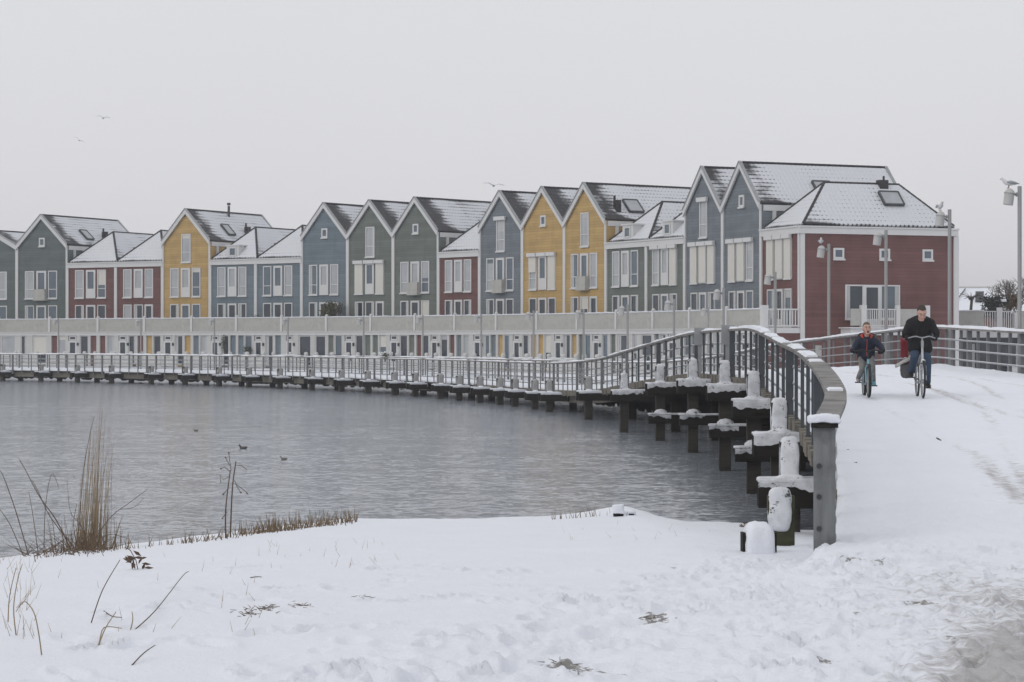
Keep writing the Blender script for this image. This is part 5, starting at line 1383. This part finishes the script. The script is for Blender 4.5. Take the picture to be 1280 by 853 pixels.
blob('collar', M['coat'], man, [([(-.085,-.15,1.53),(-.07,-.20,1.50),(0,-.225,1.475),(.07,-.20,1.50),(.085,-.15,1.53)],[.026,.03,.03,.03,.026]),([(-.085,-.15,1.53),(-.05,-.09,1.55),(.05,-.09,1.55),(.085,-.15,1.53)],[.026,.03,.03,.026])], (), .011, 2)
tt_ = []
for hip,kn,an,pd,s in legpts: tt_.append(([hip,tuple(Vector(hip).lerp(Vector(kn),.5)),kn,tuple(Vector(kn).lerp(Vector(an),.45)),an],[.095,.092,.08,.072,.062]))
tt_.append(([(-.09,.18,1.0),(.09,.18,1.0)],[.11,.11]))
blob('trousers', M['jeans'], man, tt_, (), .012, 3)
for hip,kn,an,pd,s in legpts:
    blob('boot', M['boot'], man, [([tuple(Vector(an)+Vector((0,.01,.03))),an,(an[0],pd.y+.06,pd.z+.06)],[.058,.055,.05]),([(an[0],pd.y+.09,pd.z+.045),(an[0],pd.y-.03,pd.z+.048),(an[0]+s*.01,pd.y-.14,pd.z+.04)],[.04,.046,.036])], (), .010, 2)
for s, gp in ((-1,gl),(1,gr)):
    hh_ = []; hand(hh_, tuple(Vector(gp)+Vector((s*.01,.085,.06))), tuple(Vector(gp)+Vector((-s*.03,-.01,0))), s, 1.1); blob('glove', M['glove'], man, hh_, (), .0055, 1)
# bags by the rear wheel
pb = empty('pannier_bag', (Xm, Ym, zm), R(-5), 'grey pannier bag with a white flap hanging beside the rear wheel', 'bag')
q = blob_box(-.31,-.13,.30,.62,.38,.66,.03,3,5); q.v = [(x-.10*(z-.38), y, z) for x,y,z in q.v]; q.build('body', plain('grey_canvas', (.10,.10,.105), .8, .25, 8), pb, True)
fl = MB(); fl.add([(-.44,.26,.66),(-.20,.24,.80),(-.12,.40,.82),(-.12,.70,.80),(-.40,.70,.68),(-.46,.26,.60),(-.17,.235,.62),(-.30,.28,.56)],[(0,1,2,3,4)]); fl = blob_box(-.16,.16,-.2,.2,-.03,.03,.03,12,6); fl.v = [(-.27+x, .46+y, .70+z+x*.65) for x,y,z in fl.v]; fl.build('flap', plain('pale_canvas', (.48,.47,.46), .8, .15, 8), pb, True)
rb = empty('red_bag', (Xm, Ym, zm), R(-5), 'red padded bag hanging behind the hip of the man in black', 'bag')
q = blob_box(-.33,-.19,.34,.56,.78,1.14,.03,21,6); q.build('body', plain('red_fabric', (.20,.02,.03), .75, .25, 8), rb, True); blob_box(-.22,-.12,.36,.50,.55,.80,.02,22,4).build('tail', plain('dusty_red_fabric', (.24,.05,.065), .75, .2, 8), rb, True)

# --- the boy -----------------------------------------------------------------
Yk = 42.4; Xk = (1083-640)*Yk/F; zk = snow_z(Xk, Yk)-.01
bk2 = empty('bicycle', (Xk, Yk, zk), R(-4), 'dark childrens mountain bike with pale blue frame ridden by the boy', 'bicycle')
pl, pr, gl, gr = bicycle(bk2, .315, .96, 'ltblue', .027, .56, .90, -.34, .80, .05, R(10), False, 'ltblue')
boy = empty('person', (Xk, Yk, zk), R(-4), 'boy in navy jacket with orange hood lining shouting while riding a small bicycle', 'person')
hc = Vector((.0,-.10,1.34))
ht, he, P = head(boy, hc, R(-4), R(6), 1.0, M['blond'], True, True)
body_t = list(ht) + [([(0,-.08,1.25),(0,-.05,1.17),(0,-.03,1.10)],[.045,.048,.06]), ([(0,.14,.84),(0,.06,.97),(0,-.02,1.10)],[.10,.095,.10])]
def kid_arm(s, gp, r):
    sd_ = (s*.145,-.03,1.10); el = (s*(.25 if s < 0 else .26),-.10,.95 if s < 0 else 1.0); wr = tuple(Vector(gp)+Vector((s*.015,.05,.035))); return ([(s*.07,-.03,1.11),sd_,el,wr], r)
for s, gp in ((-1,gl),(1,gr)): body_t.append(kid_arm(s, gp, [.04,.04,.032,.025]))
legpts = []
for s, pd, kz, ky in ((-1,pl,.55,-.17),(1,pr,.60,-.20)):
    hip = (s*.075,.13,.82); kn = (s*.10,ky,kz); an = (pd.x+s*.04,pd.y+.05,pd.z+.09); legpts.append((hip,kn,an,pd,s)); body_t.append(([hip,kn,an],[.045,.032,.026]))
blob('body', M['skin'], boy, body_t, he, .010, 3)
ct = [([(0,.12,.82),(0,.07,.95),(0,-.03,1.10)],[.125,.13,.115]),([(-.08,.11,.80),(-.085,.05,.95),(-.09,-.03,1.09)],[.095,.095,.08]),([(.08,.11,.80),(.085,.05,.95),(.09,-.03,1.09)],[.095,.095,.08]),([(-.13,-.03,1.09),(0,-.03,1.13),(.13,-.03,1.09)],[.07,.075,.07]),([(0,.0,.86),(0,.0,.80)],[.10,.11])]
for s, gp in ((-1,gl),(1,gr)): ct.append(kid_arm(s, gp, [.075,.075,.064,.052]))
jk = blob('jacket', M['navy'], boy, ct, (), .012, 3)
zp_ = [Vector((0,-.155,1.14)),Vector((0,-.165,1.06)),Vector((0,-.145,.97)),Vector((0,-.135,.88)),Vector((0,-.13,.80))]
# zip lies on the jacket front: find the surface
bpy.context.view_layer.update()
zz = []
for z in np.linspace(1.13,.80,9):
    ok_, co, nn, _ = jk.ray_cast(Vector((0,-1,z)), Vector((0,1,0)))
    if ok_: zz.append(Vector((0,co.y-.003,z)))
MB().tube(zz, .009, 6).build('zip', M['redzip'], jk, True)
hd = []
for s in (-1,1): hd.append(([(s*.075,-.10,1.165),(s*.095,-.05,1.20),(s*.075,.02,1.215),(0,.05,1.22)],[.018,.028,.034,.04]))
blob('hood', M['orange'], boy, hd, (), .011, 2)
blob('hood_back', M['navy'], boy, [([(-.115,-.07,1.16),(-.13,-.0,1.19),(-.11,.06,1.21),(0,.10,1.22),(.11,.06,1.21),(.13,-.0,1.19),(.115,-.07,1.16)],[.022,.034,.05,.055,.05,.034,.022])], (), .012, 2)
tt_ = []
for hip,kn,an,pd,s in legpts: tt_.append(([hip,tuple(Vector(hip).lerp(Vector(kn),.5)),kn,tuple(Vector(kn).lerp(Vector(an),.45)),an],[.078,.07,.058,.053,.05]))
tt_.append(([(-.07,.15,.82),(.07,.15,.82)],[.09,.09]))
blob('trousers', M['greytr'], boy, tt_, (), .011, 3)
for k_, (hip,kn,an,pd,s) in enumerate(legpts):
    blob('shoe', M['shoe'] if s < 0 else M['teal'], boy, [([an,(an[0],pd.y+.05,pd.z+.05)],[.05,.045]),([(an[0],pd.y+.07,pd.z+.04),(an[0],pd.y-.03,pd.z+.042),(an[0]+s*.01,pd.y-.11,pd.z+.035)],[.036,.042,.032])], (), .009, 2)
for s, gp in ((-1,gl),(1,gr)):
    hh_ = []; hand(hh_, tuple(Vector(gp)+Vector((s*.01,.06,.04))), tuple(Vector(gp)+Vector((-s*.03,-.005,0))), s, .95); blob('glove', M['glove'], boy, hh_, (), .005, 1)

# ------------------------------------------------------------------ winter haze
hz = MB().box(-4300,4300,-60,5200,-2,30).build('haze', None); tag(hz, kind='stuff')
m = bpy.data.materials.new('haze'); m.use_nodes = True; t = m.node_tree; t.nodes.clear(); oo = t.nodes.new('ShaderNodeOutputMaterial'); pv = t.nodes.new('ShaderNodeVolumePrincipled')
pv.inputs['Color'].default_value = (.93,.95,1.0,1); pv.inputs['Density'].default_value = .0006; pv.inputs['Anisotropy'].default_value = .2
t.links.new(pv.outputs[0], oo.inputs['Volume']); hz.data.materials.append(m)
